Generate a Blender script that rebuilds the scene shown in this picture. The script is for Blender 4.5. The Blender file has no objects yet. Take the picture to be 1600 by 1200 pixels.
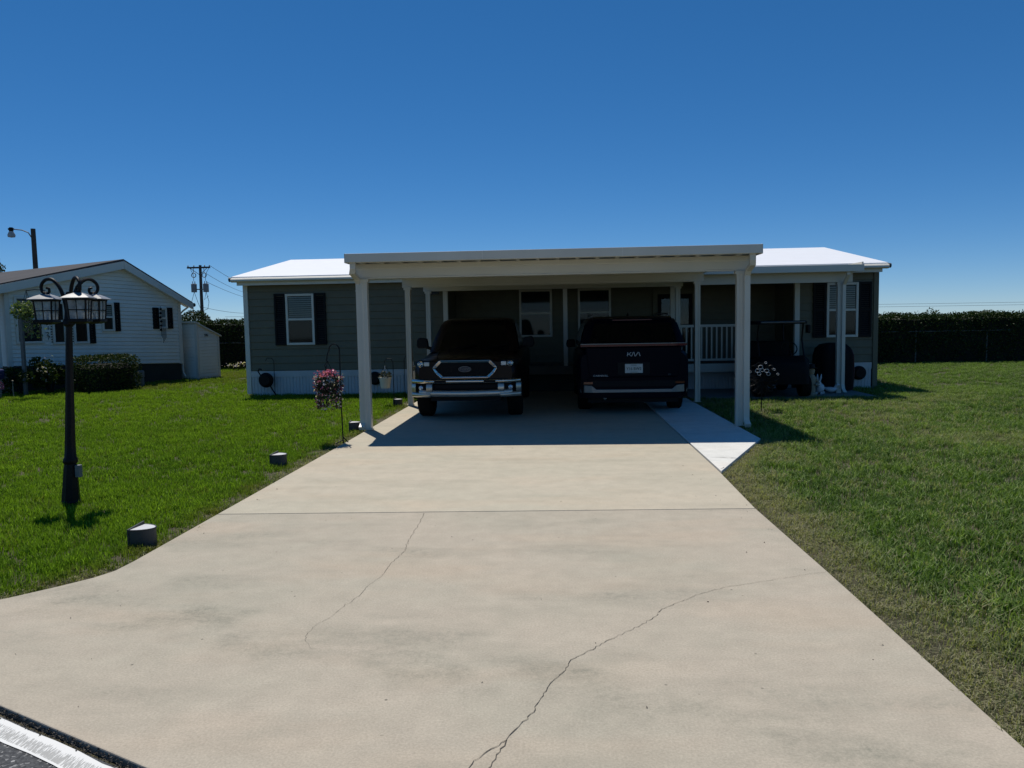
import bpy, math, random
import numpy as np
from mathutils import Vector, Matrix
random.seed(7); rng = np.random.default_rng(7)
PI = math.pi
S = bpy.context.scene
COL = S.collection

# ---------------------------------------------------------------- camera, sky, sun, exposure
cam_d = bpy.data.cameras.new('camera'); cam = bpy.data.objects.new('camera', cam_d); COL.objects.link(cam)
cam_d.sensor_width = 36.0; cam_d.lens = 36.0 * 1195.67 / 1600.0
cam_d.clip_start = 0.05; cam_d.clip_end = 2000
yaw, pitch, roll = 0.0594811, -0.0796109, 0.0180694
fw = Vector((-math.sin(yaw)*math.cos(pitch), math.cos(yaw)*math.cos(pitch), math.sin(pitch)))
r0 = Vector((math.cos(yaw), math.sin(yaw), 0)); u0 = r0.cross(fw)
rt = r0*math.cos(roll) - u0*math.sin(roll); up = u0*math.cos(roll) + r0*math.sin(roll)
cam.matrix_world = Matrix(((rt.x, up.x, -fw.x, 0), (rt.y, up.y, -fw.y, 0), (rt.z, up.z, -fw.z, 1.65), (0, 0, 0, 1)))
S.camera = cam

SUN_TO = Vector((-0.20, 0.39, 1.0)).normalized()
el = math.asin(SUN_TO.z); az = math.atan2(SUN_TO.x, SUN_TO.y)
W = bpy.data.worlds.new('World'); S.world = W; W.use_nodes = True
nt = W.node_tree; nt.nodes.clear()
sky = nt.nodes.new('ShaderNodeTexSky'); sky.sky_type = 'NISHITA'; sky.sun_disc = False
sky.sun_elevation = el; sky.sun_rotation = az
sky.altitude = 0; sky.air_density = 0.6; sky.dust_density = 0.0; sky.ozone_density = 10.0
bg = nt.nodes.new('ShaderNodeBackground'); bg.inputs['Strength'].default_value = 0.128
wo = nt.nodes.new('ShaderNodeOutputWorld')
gam = nt.nodes.new('ShaderNodeGamma'); gam.inputs[1].default_value = 0.80       # whole sky alike: softer range, deeper blue
hsv = nt.nodes.new('ShaderNodeHueSaturation'); hsv.inputs['Saturation'].default_value = 1.27
nt.links.new(sky.outputs[0], gam.inputs[0]); nt.links.new(gam.outputs[0], hsv.inputs['Color']); nt.links.new(hsv.outputs[0], bg.inputs[0]); nt.links.new(bg.outputs[0], wo.inputs[0])
sd = bpy.data.lights.new('sun', 'SUN'); sd.energy = 4.2; sd.angle = math.radians(0.5); sd.color = (1.0, 0.95, 0.87)
sun = bpy.data.objects.new('sun', sd); COL.objects.link(sun)
sun.rotation_euler = SUN_TO.to_track_quat('Z', 'Y').to_euler(); sun.location = (-5, 10, 25)
S.view_settings.view_transform = 'Standard'; S.view_settings.look = 'None'
S.view_settings.exposure = 0.0; S.view_settings.gamma = 1.0; S.view_settings.use_curve_mapping = False
S.render.engine = 'CYCLES'
S.cycles.use_denoising = True; S.cycles.max_bounces = 6; S.cycles.diffuse_bounces = 2
S.cycles.transparent_max_bounces = 8; S.cycles.caustics_reflective = False; S.cycles.caustics_refractive = False

# ---------------------------------------------------------------- materials
def newmat(name):
    m = bpy.data.materials.new(name); m.use_nodes = True
    n = m.node_tree.nodes; return m, m.node_tree, n['Principled BSDF'], n['Material Output']
def node(t, kind, **kw):
    n = t.nodes.new(kind)
    for k, v in kw.items(): setattr(n, k, v)
    return n
def coords(t, space='Object', scale=(1, 1, 1)):
    tc = node(t, 'ShaderNodeTexCoord'); mp = node(t, 'ShaderNodeMapping'); mp.inputs['Scale'].default_value = scale
    t.links.new(tc.outputs[space], mp.inputs[0]); return mp.outputs[0]
def wpos(t, scale=(1, 1, 1)):
    g = node(t, 'ShaderNodeNewGeometry'); mp = node(t, 'ShaderNodeMapping'); mp.inputs['Scale'].default_value = scale
    t.links.new(g.outputs['Position'], mp.inputs[0]); return mp.outputs[0]
def noise(t, vec, scale, detail=4, rough=0.55):
    n = node(t, 'ShaderNodeTexNoise'); n.inputs['Scale'].default_value = scale
    n.inputs['Detail'].default_value = detail; n.inputs['Roughness'].default_value = rough
    t.links.new(vec, n.inputs['Vector']); return n.outputs['Fac']
def ramp(t, fac, stops):
    r = node(t, 'ShaderNodeValToRGB'); e = r.color_ramp.elements
    while len(e) < len(stops): e.new(0.5)
    for el_, (p, c) in zip(e, stops):
        el_.position = p; el_.color = (c[0], c[1], c[2], 1) if not isinstance(c, (int, float)) else (c, c, c, 1)
    t.links.new(fac, r.inputs[0]); return r.outputs[0]
def mix(t, fac, a, b, mode='MIX'):
    m = node(t, 'ShaderNodeMix', data_type='RGBA', blend_type=mode)
    for sock, v in ((m.inputs[0], fac), (m.inputs[6], a), (m.inputs[7], b)):
        if isinstance(v, (int, float)): sock.default_value = v
        elif isinstance(v, (tuple, list)): sock.default_value = (*v[:3], 1)
        else: t.links.new(v, sock)
    return m.outputs[2]
def bump(t, p, h, strength=0.3, dist=0.01):
    b = node(t, 'ShaderNodeBump'); b.inputs['Strength'].default_value = strength; b.inputs['Distance'].default_value = dist
    t.links.new(h, b.inputs['Height']); t.links.new(b.outputs[0], p.inputs['Normal'])
def simple(name, col, rough=0.55, metal=0.0, var=0.12, vscale=3.0, bscale=0, bstr=0.2, coat=0.0, spec=0.5):
    m, t, p, o = newmat(name)
    p.inputs['Roughness'].default_value = rough; p.inputs['Metallic'].default_value = metal
    p.inputs['Coat Weight'].default_value = coat; p.inputs['Coat Roughness'].default_value = 0.05
    p.inputs['Specular IOR Level'].default_value = spec
    v = wpos(t)
    f = noise(t, v, vscale, 6)
    c = ramp(t, f, [(0.25, [x*(1-var) for x in col]), (0.75, [min(1, x*(1+var)) for x in col])])
    t.links.new(c, p.inputs['Base Color'])
    if bscale: bump(t, p, noise(t, v, bscale, 3), bstr, 0.01)
    return m

M = {}
M['trim'] = simple('white_trim_paint', (0.70, 0.67, 0.58), 0.5, var=0.06)
M['alum'] = simple('white_aluminium', (0.63, 0.60, 0.51), 0.42, var=0.06, vscale=1.5)
M['siding'] = simple('grey_green_vinyl', (0.150, 0.136, 0.086), 0.6, var=0.08, vscale=5)
M['skirt'] = simple('white_skirting_vinyl', (0.55, 0.55, 0.54), 0.5, var=0.08, vscale=2.5)
M['roof'] = simple('white_metal_roof', (0.82, 0.83, 0.84), 0.45, var=0.03)
M['shutter'] = simple('black_shutter_plastic', (0.008, 0.008, 0.008), 0.6, spec=0.2, var=0.2)
M['nsiding'] = simple('white_vinyl_siding', (0.84, 0.82, 0.72), 0.55, var=0.07, vscale=2)
M['nskirt'] = simple('dark_skirting', (0.02, 0.03, 0.026), 0.7, var=0.3)
M['black_metal'] = simple('black_iron', (0.007, 0.007, 0.007), 0.5, metal=0.0, spec=0.2, var=0.25, vscale=12, bscale=60, bstr=0.15)
M['weathered'] = simple('weathered_metal', (0.28, 0.28, 0.28), 0.45, metal=0.5, var=0.25, vscale=14)
M['rubber'] = simple('tyre_rubber', (0.009, 0.009, 0.009), 0.9, spec=0.1, var=0.2, bscale=40)
M['dark_plastic'] = simple('dark_plastic', (0.007, 0.007, 0.008), 0.6, var=0.15, spec=0.2)
M['chrome'] = simple('chrome', (0.60, 0.56, 0.49), 0.13, metal=1.0, var=0.05)
M['bumper_silver'] = simple('brushed_bumper_silver', (0.50, 0.48, 0.43), 0.30, metal=0.75, var=0.06)
M['silver'] = simple('silver_paint', (0.22, 0.23, 0.23), 0.35, metal=0.5, var=0.05)
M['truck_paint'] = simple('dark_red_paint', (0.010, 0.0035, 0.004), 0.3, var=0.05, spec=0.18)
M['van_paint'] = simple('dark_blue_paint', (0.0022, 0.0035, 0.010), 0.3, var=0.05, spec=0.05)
M['red_lens'] = simple('red_lens', (0.12, 0.006, 0.006), 0.15, var=0.1)
M['white_text'] = simple('silver_lettering', (0.55, 0.55, 0.55), 0.35, var=0.02)
M['plate'] = simple('plate_white', (0.55, 0.58, 0.55), 0.4, var=0.05, vscale=20)
M['plate_ink'] = simple('plate_ink', (0.01, 0.06, 0.03), 0.5, var=0.05)
M['emblem'] = simple('emblem_blue', (0.01, 0.016, 0.04), 0.3, var=0.05)
M['cover'] = simple('black_vinyl_cover', (0.005, 0.005, 0.006), 0.7, spec=0.15, var=0.25, bscale=14, bstr=0.5)
M['maroon'] = simple('maroon_trim', (0.05, 0.004, 0.008), 0.5, var=0.15)
M['tan_stone'] = simple('tan_stone', (0.30, 0.25, 0.18), 0.8, var=0.2, vscale=15, bscale=40)
M['white_resin'] = simple('white_resin', (0.6, 0.6, 0.6), 0.5, var=0.08, vscale=10)
M['pot'] = simple('cream_plastic_pot', (0.62, 0.60, 0.52), 0.5, var=0.06, vscale=6)
M['orange'] = simple('orange_paint', (0.45, 0.15, 0.04), 0.5, var=0.1)
M['wood_pole'] = simple('weathered_wood_pole', (0.07, 0.055, 0.045), 0.85, var=0.35, vscale=6, bscale=12, bstr=0.5)
M['trans_grey'] = simple('transformer_grey', (0.22, 0.23, 0.24), 0.5, var=0.15)
M['wire'] = simple('black_wire', (0.02, 0.02, 0.022), 0.6, var=0.1)
M['grey_box'] = simple('grey_utility_box', (0.16, 0.17, 0.17), 0.55, var=0.12)
M['galv'] = simple('galvanised_steel', (0.13, 0.135, 0.13), 0.6, metal=0.2, var=0.2, vscale=8)
M['ceramic_black'] = simple('marker_shell', (0.034, 0.040, 0.042), 0.5, var=0.25, vscale=9)
M['bin_blue'] = simple('dark_blue_bin', (0.015, 0.02, 0.09), 0.5, var=0.15)
M['bin_grey'] = simple('pale_grey_bin', (0.20, 0.24, 0.26), 0.5, var=0.12)
M['blind'] = simple('white_blind', (0.55, 0.58, 0.60), 0.6, var=0.05)
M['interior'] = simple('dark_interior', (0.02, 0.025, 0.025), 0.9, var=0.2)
M['curtain'] = simple('pale_curtain', (0.40, 0.42, 0.42), 0.9, var=0.15, vscale=6)
M['deck'] = simple('grey_deck_board', (0.16, 0.16, 0.15), 0.7, var=0.15)
M['gutter_dark'] = simple('dark_gutter_end', (0.07, 0.08, 0.08), 0.5, var=0.1)
M['sign'] = simple('dark_sign', (0.02, 0.03, 0.035), 0.5, var=0.2)

def m_shingle():
    m, t, p, o = newmat('brown_grey_shingles'); v = wpos(t)
    br = node(t, 'ShaderNodeTexBrick'); br.inputs['Scale'].default_value = 3.0
    br.inputs['Color1'].default_value = (0.052, 0.049, 0.050, 1); br.inputs['Color2'].default_value = (0.045, 0.040, 0.040, 1)
    br.inputs['Mortar'].default_value = (0.03, 0.028, 0.027, 1); br.inputs['Mortar Size'].default_value = 0.03
    t.links.new(coords(t), br.inputs['Vector'])
    f = noise(t, v, 1.2, 6)
    c = mix(t, ramp(t, f, [(0.35, 0.0), (0.75, 0.6)]), br.outputs['Color'], (0.068, 0.064, 0.064))
    t.links.new(c, p.inputs['Base Color']); p.inputs['Roughness'].default_value = 0.9; return m
M['shingle'] = m_shingle()

def m_concrete(name, c_hi, c_lo, c_stain, stain=0.5, band=False):
    m, t, p, o = newmat(name)
    v = wpos(t); vs = wpos(t, (0.35, 2.2, 1)); vb = wpos(t, (6, 60, 1)); vl = wpos(t, (0.55, 1.5, 1))
    big = noise(t, v, 0.55, 5, 0.6)
    c = mix(t, ramp(t, big, [(0.38, 0.0), (0.62, 1.0)]), c_hi, c_lo)
    streak = noise(t, vs, 1.7, 6, 0.65)                      # broom marks and wash streaks across the slab
    c = mix(t, ramp(t, streak, [(0.35, 0.0), (0.7, 0.35)]), c, [x*0.88 for x in c_hi])
    pink = noise(t, vl, 0.9, 3)
    c = mix(t, ramp(t, pink, [(0.5, 0.0), (0.68, 0.45)]), c, (c_hi[0]*1.03, c_hi[1]*0.95, c_hi[2]*0.90))
    fine = noise(t, v, 90, 3, 0.7)
    c = mix(t, 0.40, c, ramp(t, fine, [(0.3, 0.55), (0.7, 1.30)]), 'MULTIPLY')
    c = mix(t, 0.5, c, ramp(t, noise(t, v, 5.5, 7, 0.7), [(0.3, 0.80), (0.7, 1.12)]), 'MULTIPLY')
    # mildew: grainy greenish patches inside a few large areas
    area = noise(t, vl, 1.15, 4, 0.6); grain = noise(t, v, 22, 6, 0.75)
    mul = node(t, 'ShaderNodeMath', operation='MULTIPLY')
    t.links.new(ramp(t, area, [(0.52, 0.0), (0.70, 1.0)]), mul.inputs[0])
    t.links.new(ramp(t, grain, [(0.40, 0.15), (0.68, 1.0)]), mul.inputs[1])
    sc = node(t, 'ShaderNodeMath', operation='MULTIPLY'); t.links.new(mul.outputs[0], sc.inputs[0]); sc.inputs[1].default_value = stain
    c = mix(t, sc.outputs[0], c, c_stain)
    if band:      # mildewed run where rain water gathers before the road
        sp = node(t, 'ShaderNodeSeparateXYZ'); t.links.new(v, sp.inputs[0])
        def mth(op, a, b):
            q = node(t, 'ShaderNodeMath', operation=op)
            for i_, z_ in enumerate((a, b)):
                if z_ is None: continue
                if isinstance(z_, (int, float)): q.inputs[i_].default_value = z_
                else: t.links.new(z_, q.inputs[i_])
            return q.outputs[0]
        dd = mth('ADD', mth('MULTIPLY', sp.outputs['X'], 0.37), sp.outputs['Y'])
        dd = mth('ADD', mth('SUBTRACT', dd, 3.36), mth('MULTIPLY', mth('SUBTRACT', noise(t, v, 1.6, 4), 0.5), 1.3))
        dd = ramp(t, mth('ABSOLUTE', dd, None), [(0.03, 1.0), (0.30, 0.0)])
        patch = ramp(t, noise(t, wpos(t, (0.8, 1.4, 1)), 2.2, 5, 0.65), [(0.40, 0.0), (0.66, 1.0)])
        k = mth('MULTIPLY', mth('MULTIPLY', dd, patch), ramp(t, noise(t, v, 26, 6, 0.8), [(0.38, 0.2), (0.66, 1.0)]))
        c = mix(t, mth('MULTIPLY', k, 0.85), c, (0.15, 0.155, 0.12))
    # small pits and specks
    vo = node(t, 'ShaderNodeTexVoronoi'); vo.inputs['Scale'].default_value = 7.0; t.links.new(v, vo.inputs['Vector'])
    spk = ramp(t, vo.outputs['Distance'], [(0.035, 1.0), (0.06, 0.0)])
    rare = ramp(t, noise(t, v, 2.7, 2), [(0.50, 0.0), (0.58, 0.75)])
    mm = node(t, 'ShaderNodeMath', operation='MULTIPLY'); t.links.new(spk, mm.inputs[0]); t.links.new(rare, mm.inputs[1])
    c = mix(t, mm.outputs[0], c, [x*0.4 for x in c_stain])
    t.links.new(c, p.inputs['Base Color']); p.inputs['Roughness'].default_value = 0.85; p.inputs['Specular IOR Level'].default_value = 0.25
    add = node(t, 'ShaderNodeMath', operation='ADD'); t.links.new(noise(t, vb, 1.0, 4, 0.7), add.inputs[0]); t.links.new(fine, add.inputs[1])
    bump(t, p, add.outputs[0], 0.18, 0.004); return m
M['concrete'] = m_concrete('tan_concrete', (0.445, 0.390, 0.308), (0.395, 0.364, 0.286), (0.19, 0.19, 0.15), 0.72, True)
M['clean_concrete'] = m_concrete('cleaner_tan_concrete', (0.500, 0.445, 0.345), (0.465, 0.428, 0.332), (0.24, 0.235, 0.18), 0.5)
M['white_concrete'] = m_concrete('pale_concrete', (0.74, 0.73, 0.68), (0.66, 0.66, 0.62), (0.30, 0.31, 0.27), 0.6)
M['grey_concrete'] = m_concrete('old_grey_concrete', (0.22, 0.21, 0.19), (0.19, 0.185, 0.17), (0.10, 0.10, 0.085), 0.6)
M['crack'] = simple('crack_dirt', (0.085, 0.075, 0.06), 0.95, var=0.3, vscale=30)

def m_asphalt():
    m, t, p, o = newmat('asphalt'); v = wpos(t)
    vo = node(t, 'ShaderNodeTexVoronoi'); vo.inputs['Scale'].default_value = 100; t.links.new(v, vo.inputs['Vector'])
    c = ramp(t, vo.outputs['Color'], [(0.2, (0.03, 0.032, 0.035)), (0.75, (0.075, 0.078, 0.08)), (0.92, (0.34, 0.34, 0.33))])
    t.links.new(c, p.inputs['Base Color']); p.inputs['Roughness'].default_value = 0.85
    bump(t, p, vo.outputs['Distance'], 0.6, 0.006); return m
M['asphalt'] = m_asphalt()
RD = Vector((0.898, -0.441, 0)); RN = Vector((-0.441, -0.898, 0))     # along the road edge / towards the road
def m_roadpaint():
    m, t, p, o = newmat('worn_white_paint')
    g = node(t, 'ShaderNodeNewGeometry'); mp = node(t, 'ShaderNodeMapping'); mp.vector_type = 'POINT'
    mp.inputs['Rotation'].default_value = (0, 0, 0.10); mp.inputs['Scale'].default_value = (150, 22, 1)
    t.links.new(g.outputs['Position'], mp.inputs[0])
    f = noise(t, mp.outputs[0], 1.0, 4, 0.6)
    tc = node(t, 'ShaderNodeTexCoord'); sp = node(t, 'ShaderNodeSeparateXYZ'); t.links.new(tc.outputs['Generated'], sp.inputs[0])
    at = node(t, 'ShaderNodeAttribute'); at.attribute_name = 'across'
    band = ramp(t, at.outputs['Fac'], [(0.0, 0.55), (0.30, 0.05), (0.55, -0.0), (0.85, 0.02), (0.9, 0.5)])
    ad = node(t, 'ShaderNodeMath', operation='ADD'); t.links.new(f, ad.inputs[0]); t.links.new(band, ad.inputs[1])
    k = ramp(t, ad.outputs[0], [(0.50, 0.0), (0.58, 1.0)])
    t.links.new(mix(t, k, (0.36, 0.36, 0.34), (0.70, 0.70, 0.67)), p.inputs['Base Color']); p.inputs['Roughness'].default_value = 0.7
    bump(t, p, k, 0.4, 0.003); return m
M['road_paint'] = m_roadpaint()

def m_lawn():
    m, t, p, o = newmat('lawn_soil'); v = wpos(t)
    f = noise(t, v, 38, 6, 0.75); g = noise(t, v, 0.9, 4)
    c = ramp(t, f, [(0.3, (0.030, 0.024, 0.014)), (0.5, (0.075, 0.060, 0.035)), (0.72, (0.26, 0.22, 0.14))])
    c = mix(t, ramp(t, g, [(0.3, 0.05), (0.7, 0.45)]), c, ramp(t, f, [(0.3, (0.018, 0.032, 0.006)), (0.7, (0.05, 0.078, 0.016))]))
    t.links.new(c, p.inputs['Base Color']); p.inputs['Roughness'].default_value = 0.95
    bump(t, p, f, 0.8, 0.03); return m
M['lawn'] = m_lawn()

def m_leafy(name, c0, c1, transl=0.35, attr=False, rough=0.45, spec=0.4, dry=(0.17, 0.135, 0.065), pale=(0.34, 0.42, 0.18)):
    m, t, p, o = newmat(name)
    if attr:
        a = node(t, 'ShaderNodeAttribute', attribute_type='INSTANCER'); a.attribute_name = 'tint'
        f = a.outputs['Fac']
    else:
        f = noise(t, wpos(t), 7.0, 3, 0.7); f = ramp(t, f, [(0.3, 0.0), (0.7, 1.0)])
    c = mix(t, f, c0, c1)
    oi = node(t, 'ShaderNodeObjectInfo')
    if attr:
        at = node(t, 'ShaderNodeAttribute'); at.attribute_name = 'bl'
        c = mix(t, at.outputs['Fac'], c, mix(t, 0.75, c, pale))
        d = node(t, 'ShaderNodeAttribute', attribute_type='INSTANCER'); d.attribute_name = 'dry'
        c = mix(t, d.outputs['Fac'], c, dry)
    t.links.new(c, p.inputs['Base Color']); p.inputs['Roughness'].default_value = rough; p.inputs['Specular IOR Level'].default_value = spec
    tr = node(t, 'ShaderNodeBsdfTranslucent'); t.links.new(mix(t, 1.0, c, (1.35, 1.5, 0.6), 'MULTIPLY'), tr.inputs[0])
    ms = node(t, 'ShaderNodeMixShader'); ms.inputs[0].default_value = transl
    t.links.new(p.outputs[0], ms.inputs[1]); t.links.new(tr.outputs[0], ms.inputs[2]); t.links.new(ms.outputs[0], o.inputs[0])
    return m
M['grass_l'] = m_leafy('green_turf_blades', (0.052, 0.122, 0.006), (0.145, 0.235, 0.014), 0.45, True, 0.8, 0.04, pale=(0.30, 0.44, 0.08))
M['grass_r'] = m_leafy('mixed_turf_blades', (0.026, 0.080, 0.007), (0.115, 0.195, 0.026), 0.40, True, 0.6, 0.12, dry=(0.36, 0.325, 0.205), pale=(0.34, 0.43, 0.17))
M['hedge_leaf'] = m_leafy('hedge_leaves', (0.016, 0.032, 0.008), (0.046, 0.074, 0.018), 0.12, spec=0.12)
M['hedge_core'] = simple('hedge_inner_twigs', (0.010, 0.012, 0.006), 0.95, var=0.3, vscale=8)
M['bush_leaf'] = m_leafy('bush_leaves', (0.012, 0.024, 0.006), (0.060, 0.085, 0.014), 0.12, spec=0.12)
M['palm_leaf'] = m_leafy('palm_leaves', (0.03, 0.05, 0.02), (0.06, 0.08, 0.03), 0.25)
M['flower_pink'] = m_leafy('pink_petals', (0.50, 0.06, 0.20), (0.62, 0.22, 0.38), 0.3)
M['flower_white'] = m_leafy('pale_petals', (0.60, 0.50, 0.52), (0.75, 0.68, 0.70), 0.3)
M['flower_mauve'] = m_leafy('mauve_petals', (0.22, 0.05, 0.14), (0.36, 0.14, 0.24), 0.3)
M['vine_leaf'] = m_leafy('trailing_leaves', (0.020, 0.022, 0.012), (0.055, 0.06, 0.03), 0.2)
M['fern_leaf'] = m_leafy('pale_hanging_leaves', (0.07, 0.11, 0.03), (0.20, 0.25, 0.10), 0.25)
M['purple_leaf'] = m_leafy('purple_leaves', (0.05, 0.02, 0.09), (0.12, 0.05, 0.17), 0.25)

def m_glass(name, tint, refl_rough=0.03, trans=0.75):
    m, t, p, o = newmat(name); t.nodes.remove(p)
    gl = node(t, 'ShaderNodeBsdfGlossy'); gl.inputs['Roughness'].default_value = refl_rough
    tr = node(t, 'ShaderNodeBsdfTransparent'); tr.inputs[0].default_value = (*[trans*x for x in tint], 1)
    fr = node(t, 'ShaderNodeFresnel'); fr.inputs[0].default_value = 1.38
    ms = node(t, 'ShaderNodeMixShader'); t.links.new(fr.outputs[0], ms.inputs[0]); t.links.new(tr.outputs[0], ms.inputs[1]); t.links.new(gl.outputs[0], ms.inputs[2])
    t.links.new(ms.outputs[0], o.inputs[0]); return m
M['glass'] = m_glass('window_glass', (0.85, 0.93, 0.92), 0.04, 0.8)
M['car_glass'] = simple('tinted_car_glass', (0.003, 0.0035, 0.0035), 0.15, var=0.05, spec=0.12)
M['lamp_lens'] = simple('headlight_lens', (0.55, 0.62, 0.68), 0.15, metal=0.5, var=0.15, vscale=25)
def m_seedy():
    m, t, p, o = newmat('seedy_lantern_glass')
    p.inputs['Base Color'].default_value = (0.62, 0.66, 0.66, 1); p.inputs['Roughness'].default_value = 0.25
    bump(t, p, noise(t, wpos(t), 55, 3), 0.5, 0.004)
    tl = node(t, 'ShaderNodeBsdfTranslucent'); tl.inputs[0].default_value = (0.7, 0.74, 0.74, 1)
    tr = node(t, 'ShaderNodeBsdfTransparent'); tr.inputs[0].default_value = (0.80, 0.86, 0.86, 1)
    a = node(t, 'ShaderNodeMixShader'); a.inputs[0].default_value = 0.45; t.links.new(p.outputs[0], a.inputs[1]); t.links.new(tl.outputs[0], a.inputs[2])
    b = node(t, 'ShaderNodeMixShader'); t.links.new(ramp(t, noise(t, wpos(t), 18, 3), [(0.3, 0.30), (0.7, 0.72)]), b.inputs[0])
    t.links.new(a.outputs[0], b.inputs[1]); t.links.new(tr.outputs[0], b.inputs[2]); t.links.new(b.outputs[0], o.inputs[0]); return m
M['seedy'] = m_seedy()

# ---------------------------------------------------------------- mesh helpers
class MB:
    def __init__(s): s.v = []; s.f = []
    def add(s, vs, fs):
        b = len(s.v); s.v += [tuple(p) for p in vs]; s.f += [tuple(b+i for i in f) for f in fs]; return s
    def box(s, x0, x1, y0, y1, z0, z1):
        return s.add([(x0,y0,z0),(x1,y0,z0),(x1,y1,z0),(x0,y1,z0),(x0,y0,z1),(x1,y0,z1),(x1,y1,z1),(x0,y1,z1)],
                     [(0,3,2,1),(4,5,6,7),(0,1,5,4),(1,2,6,5),(2,3,7,6),(3,0,4,7)])
    def mbox(s, size, mat4):
        x, y, z = [a/2 for a in size]
        vs = [mat4 @ Vector(p) for p in [(-x,-y,-z),(x,-y,-z),(x,y,-z),(-x,y,-z),(-x,-y,z),(x,-y,z),(x,y,z),(-x,y,z)]]
        return s.add(vs, [(0,3,2,1),(4,5,6,7),(0,1,5,4),(1,2,6,5),(2,3,7,6),(3,0,4,7)])
    def loft(s, secs, closed=True, caps=True):
        n = len(secs[0]); b = [p for q in secs for p in q]; fs = []
        for i in range(len(secs)-1):
            for j in range(n if closed else n-1):
                k = (j+1) % n; fs.append((i*n+j, i*n+k, (i+1)*n+k, (i+1)*n+j))
        if caps:
            fs.append(tuple(range(n))[::-1]); fs.append(tuple((len(secs)-1)*n+j for j in range(n)))
        return s.add(b, fs)
    def tube(s, pts, r, n=8, closed=False):
        pts = [Vector(p) for p in pts]; m = len(pts)
        rs = r if isinstance(r, (list, tuple)) else [r]*m
        secs = []; ref = None
        for i, p in enumerate(pts):
            if closed: d = pts[(i+1) % m] - pts[i-1]
            else: d = pts[min(i+1, m-1)] - pts[max(i-1, 0)]
            d.normalize()
            if ref is None: ref = Vector((0, 0, 1)) if abs(d.z) < 0.9 else Vector((1, 0, 0))
            a = d.cross(ref)
            if a.length < 1e-4: a = d.cross(Vector((0.3, 0.8, 0.5)))
            a.normalize(); b = a.cross(d); ref = b
            secs.append([p + (a*math.cos(2*PI*k/n) + b*math.sin(2*PI*k/n))*rs[i] for k in range(n)])
        if closed: secs.append(secs[0])
        return s.loft(secs, True, not closed)
    def lathe(s, prof, n=16, c=(0,0,0), axis='z'):
        def pt(r, h, a):
            x, y = r*math.cos(a), r*math.sin(a)
            q = (x, y, h) if axis == 'z' else ((h, x, y) if axis == 'x' else (x, h, y))
            return (q[0]+c[0], q[1]+c[1], q[2]+c[2])
        return s.loft([[pt(r, h, 2*PI*k/n) for k in range(n)] for r, h in prof])
    def prism(s, poly, z0, z1):
        return s.loft([[(x, y, z0) for x, y in poly], [(x, y, z1) for x, y in poly]])
    def prismx(s, poly, x0, x1):     # poly in (y, z)
        return s.loft([[(x0, y, z) for y, z in poly], [(x1, y, z) for y, z in poly]])
    def prismy(s, poly, y0, y1):     # poly in (x, z)
        return s.loft([[(x, y0, z) for x, z in poly], [(x, y1, z) for x, z in poly]])
    def mesh(s, name, mat, smooth=False):
        me = bpy.data.meshes.new(name); me.from_pydata(s.v, [], s.f); me.materials.append(mat); me.update()
        if smooth:
            me.polygons.foreach_set('use_smooth', [True]*len(me.polygons))
            try: me.set_sharp_from_angle(angle=math.radians(40))
            except Exception: pass
        return me
    def build(s, name, mat, parent=None, smooth=False, bevel=0, loc=None):
        import bmesh
        me = s.mesh(name, mat, False)
        bm = bmesh.new(); bm.from_mesh(me); bmesh.ops.recalc_face_normals(bm, faces=bm.faces); bm.to_mesh(me); bm.free()
        if smooth:
            me.polygons.foreach_set('use_smooth', [True]*len(me.polygons))
            me.set_sharp_from_angle(angle=math.radians(40))
        return place(name, me, parent, loc, bevel)
def place(name, me, parent=None, loc=None, bevel=0):
    o = bpy.data.objects.new(name, me); COL.objects.link(o)
    if parent: o.parent = parent
    if loc: o.location = loc
    if bevel:
        b = o.modifiers.new('bevel', 'BEVEL'); b.width = bevel; b.segments = 2; b.limit_method = 'ANGLE'; b.angle_limit = math.radians(35)
    return o
def tag(o, label=None, cat=None, group=None, kind=None):
    if label: o['label'] = label
    if cat: o['category'] = cat
    if group: o['group'] = group
    if kind: o['kind'] = kind
    return o
def thing(name, label, cat, loc=(0,0,0), rz=0, group=None):
    o = bpy.data.objects.new(name, None); COL.objects.link(o); o.empty_display_size = 0.2
    o.location = loc; o.rotation_euler = (0, 0, rz); return tag(o, label, cat, group)
def copy_tree(o, parent=None):
    c = o.copy(); COL.objects.link(c)
    if parent: c.parent = parent
    for ch in list(o.children): copy_tree(ch, c)
    return c
def B(*a): return MB().box(*a)
def text_obj(name, body, size, mat, parent, loc, rot=(PI/2, 0, 0), ext=0.002, sx=1.0):
    cu = bpy.data.curves.new(name, 'FONT'); cu.body = body; cu.size = size; cu.extrude = ext; cu.align_x = 'CENTER'; cu.align_y = 'CENTER'
    tmp = bpy.data.objects.new(name, cu); COL.objects.link(tmp)
    dg = bpy.context.evaluated_depsgraph_get(); me = bpy.data.meshes.new_from_object(tmp.evaluated_get(dg))
    bpy.data.objects.remove(tmp); bpy.data.curves.remove(cu)
    me.materials.clear(); me.materials.append(mat)
    o = bpy.data.objects.new(name, me); COL.objects.link(o); o.parent = parent; o.location = loc; o.rotation_euler = rot; o.scale = (sx, 1, 1); return o
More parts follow.
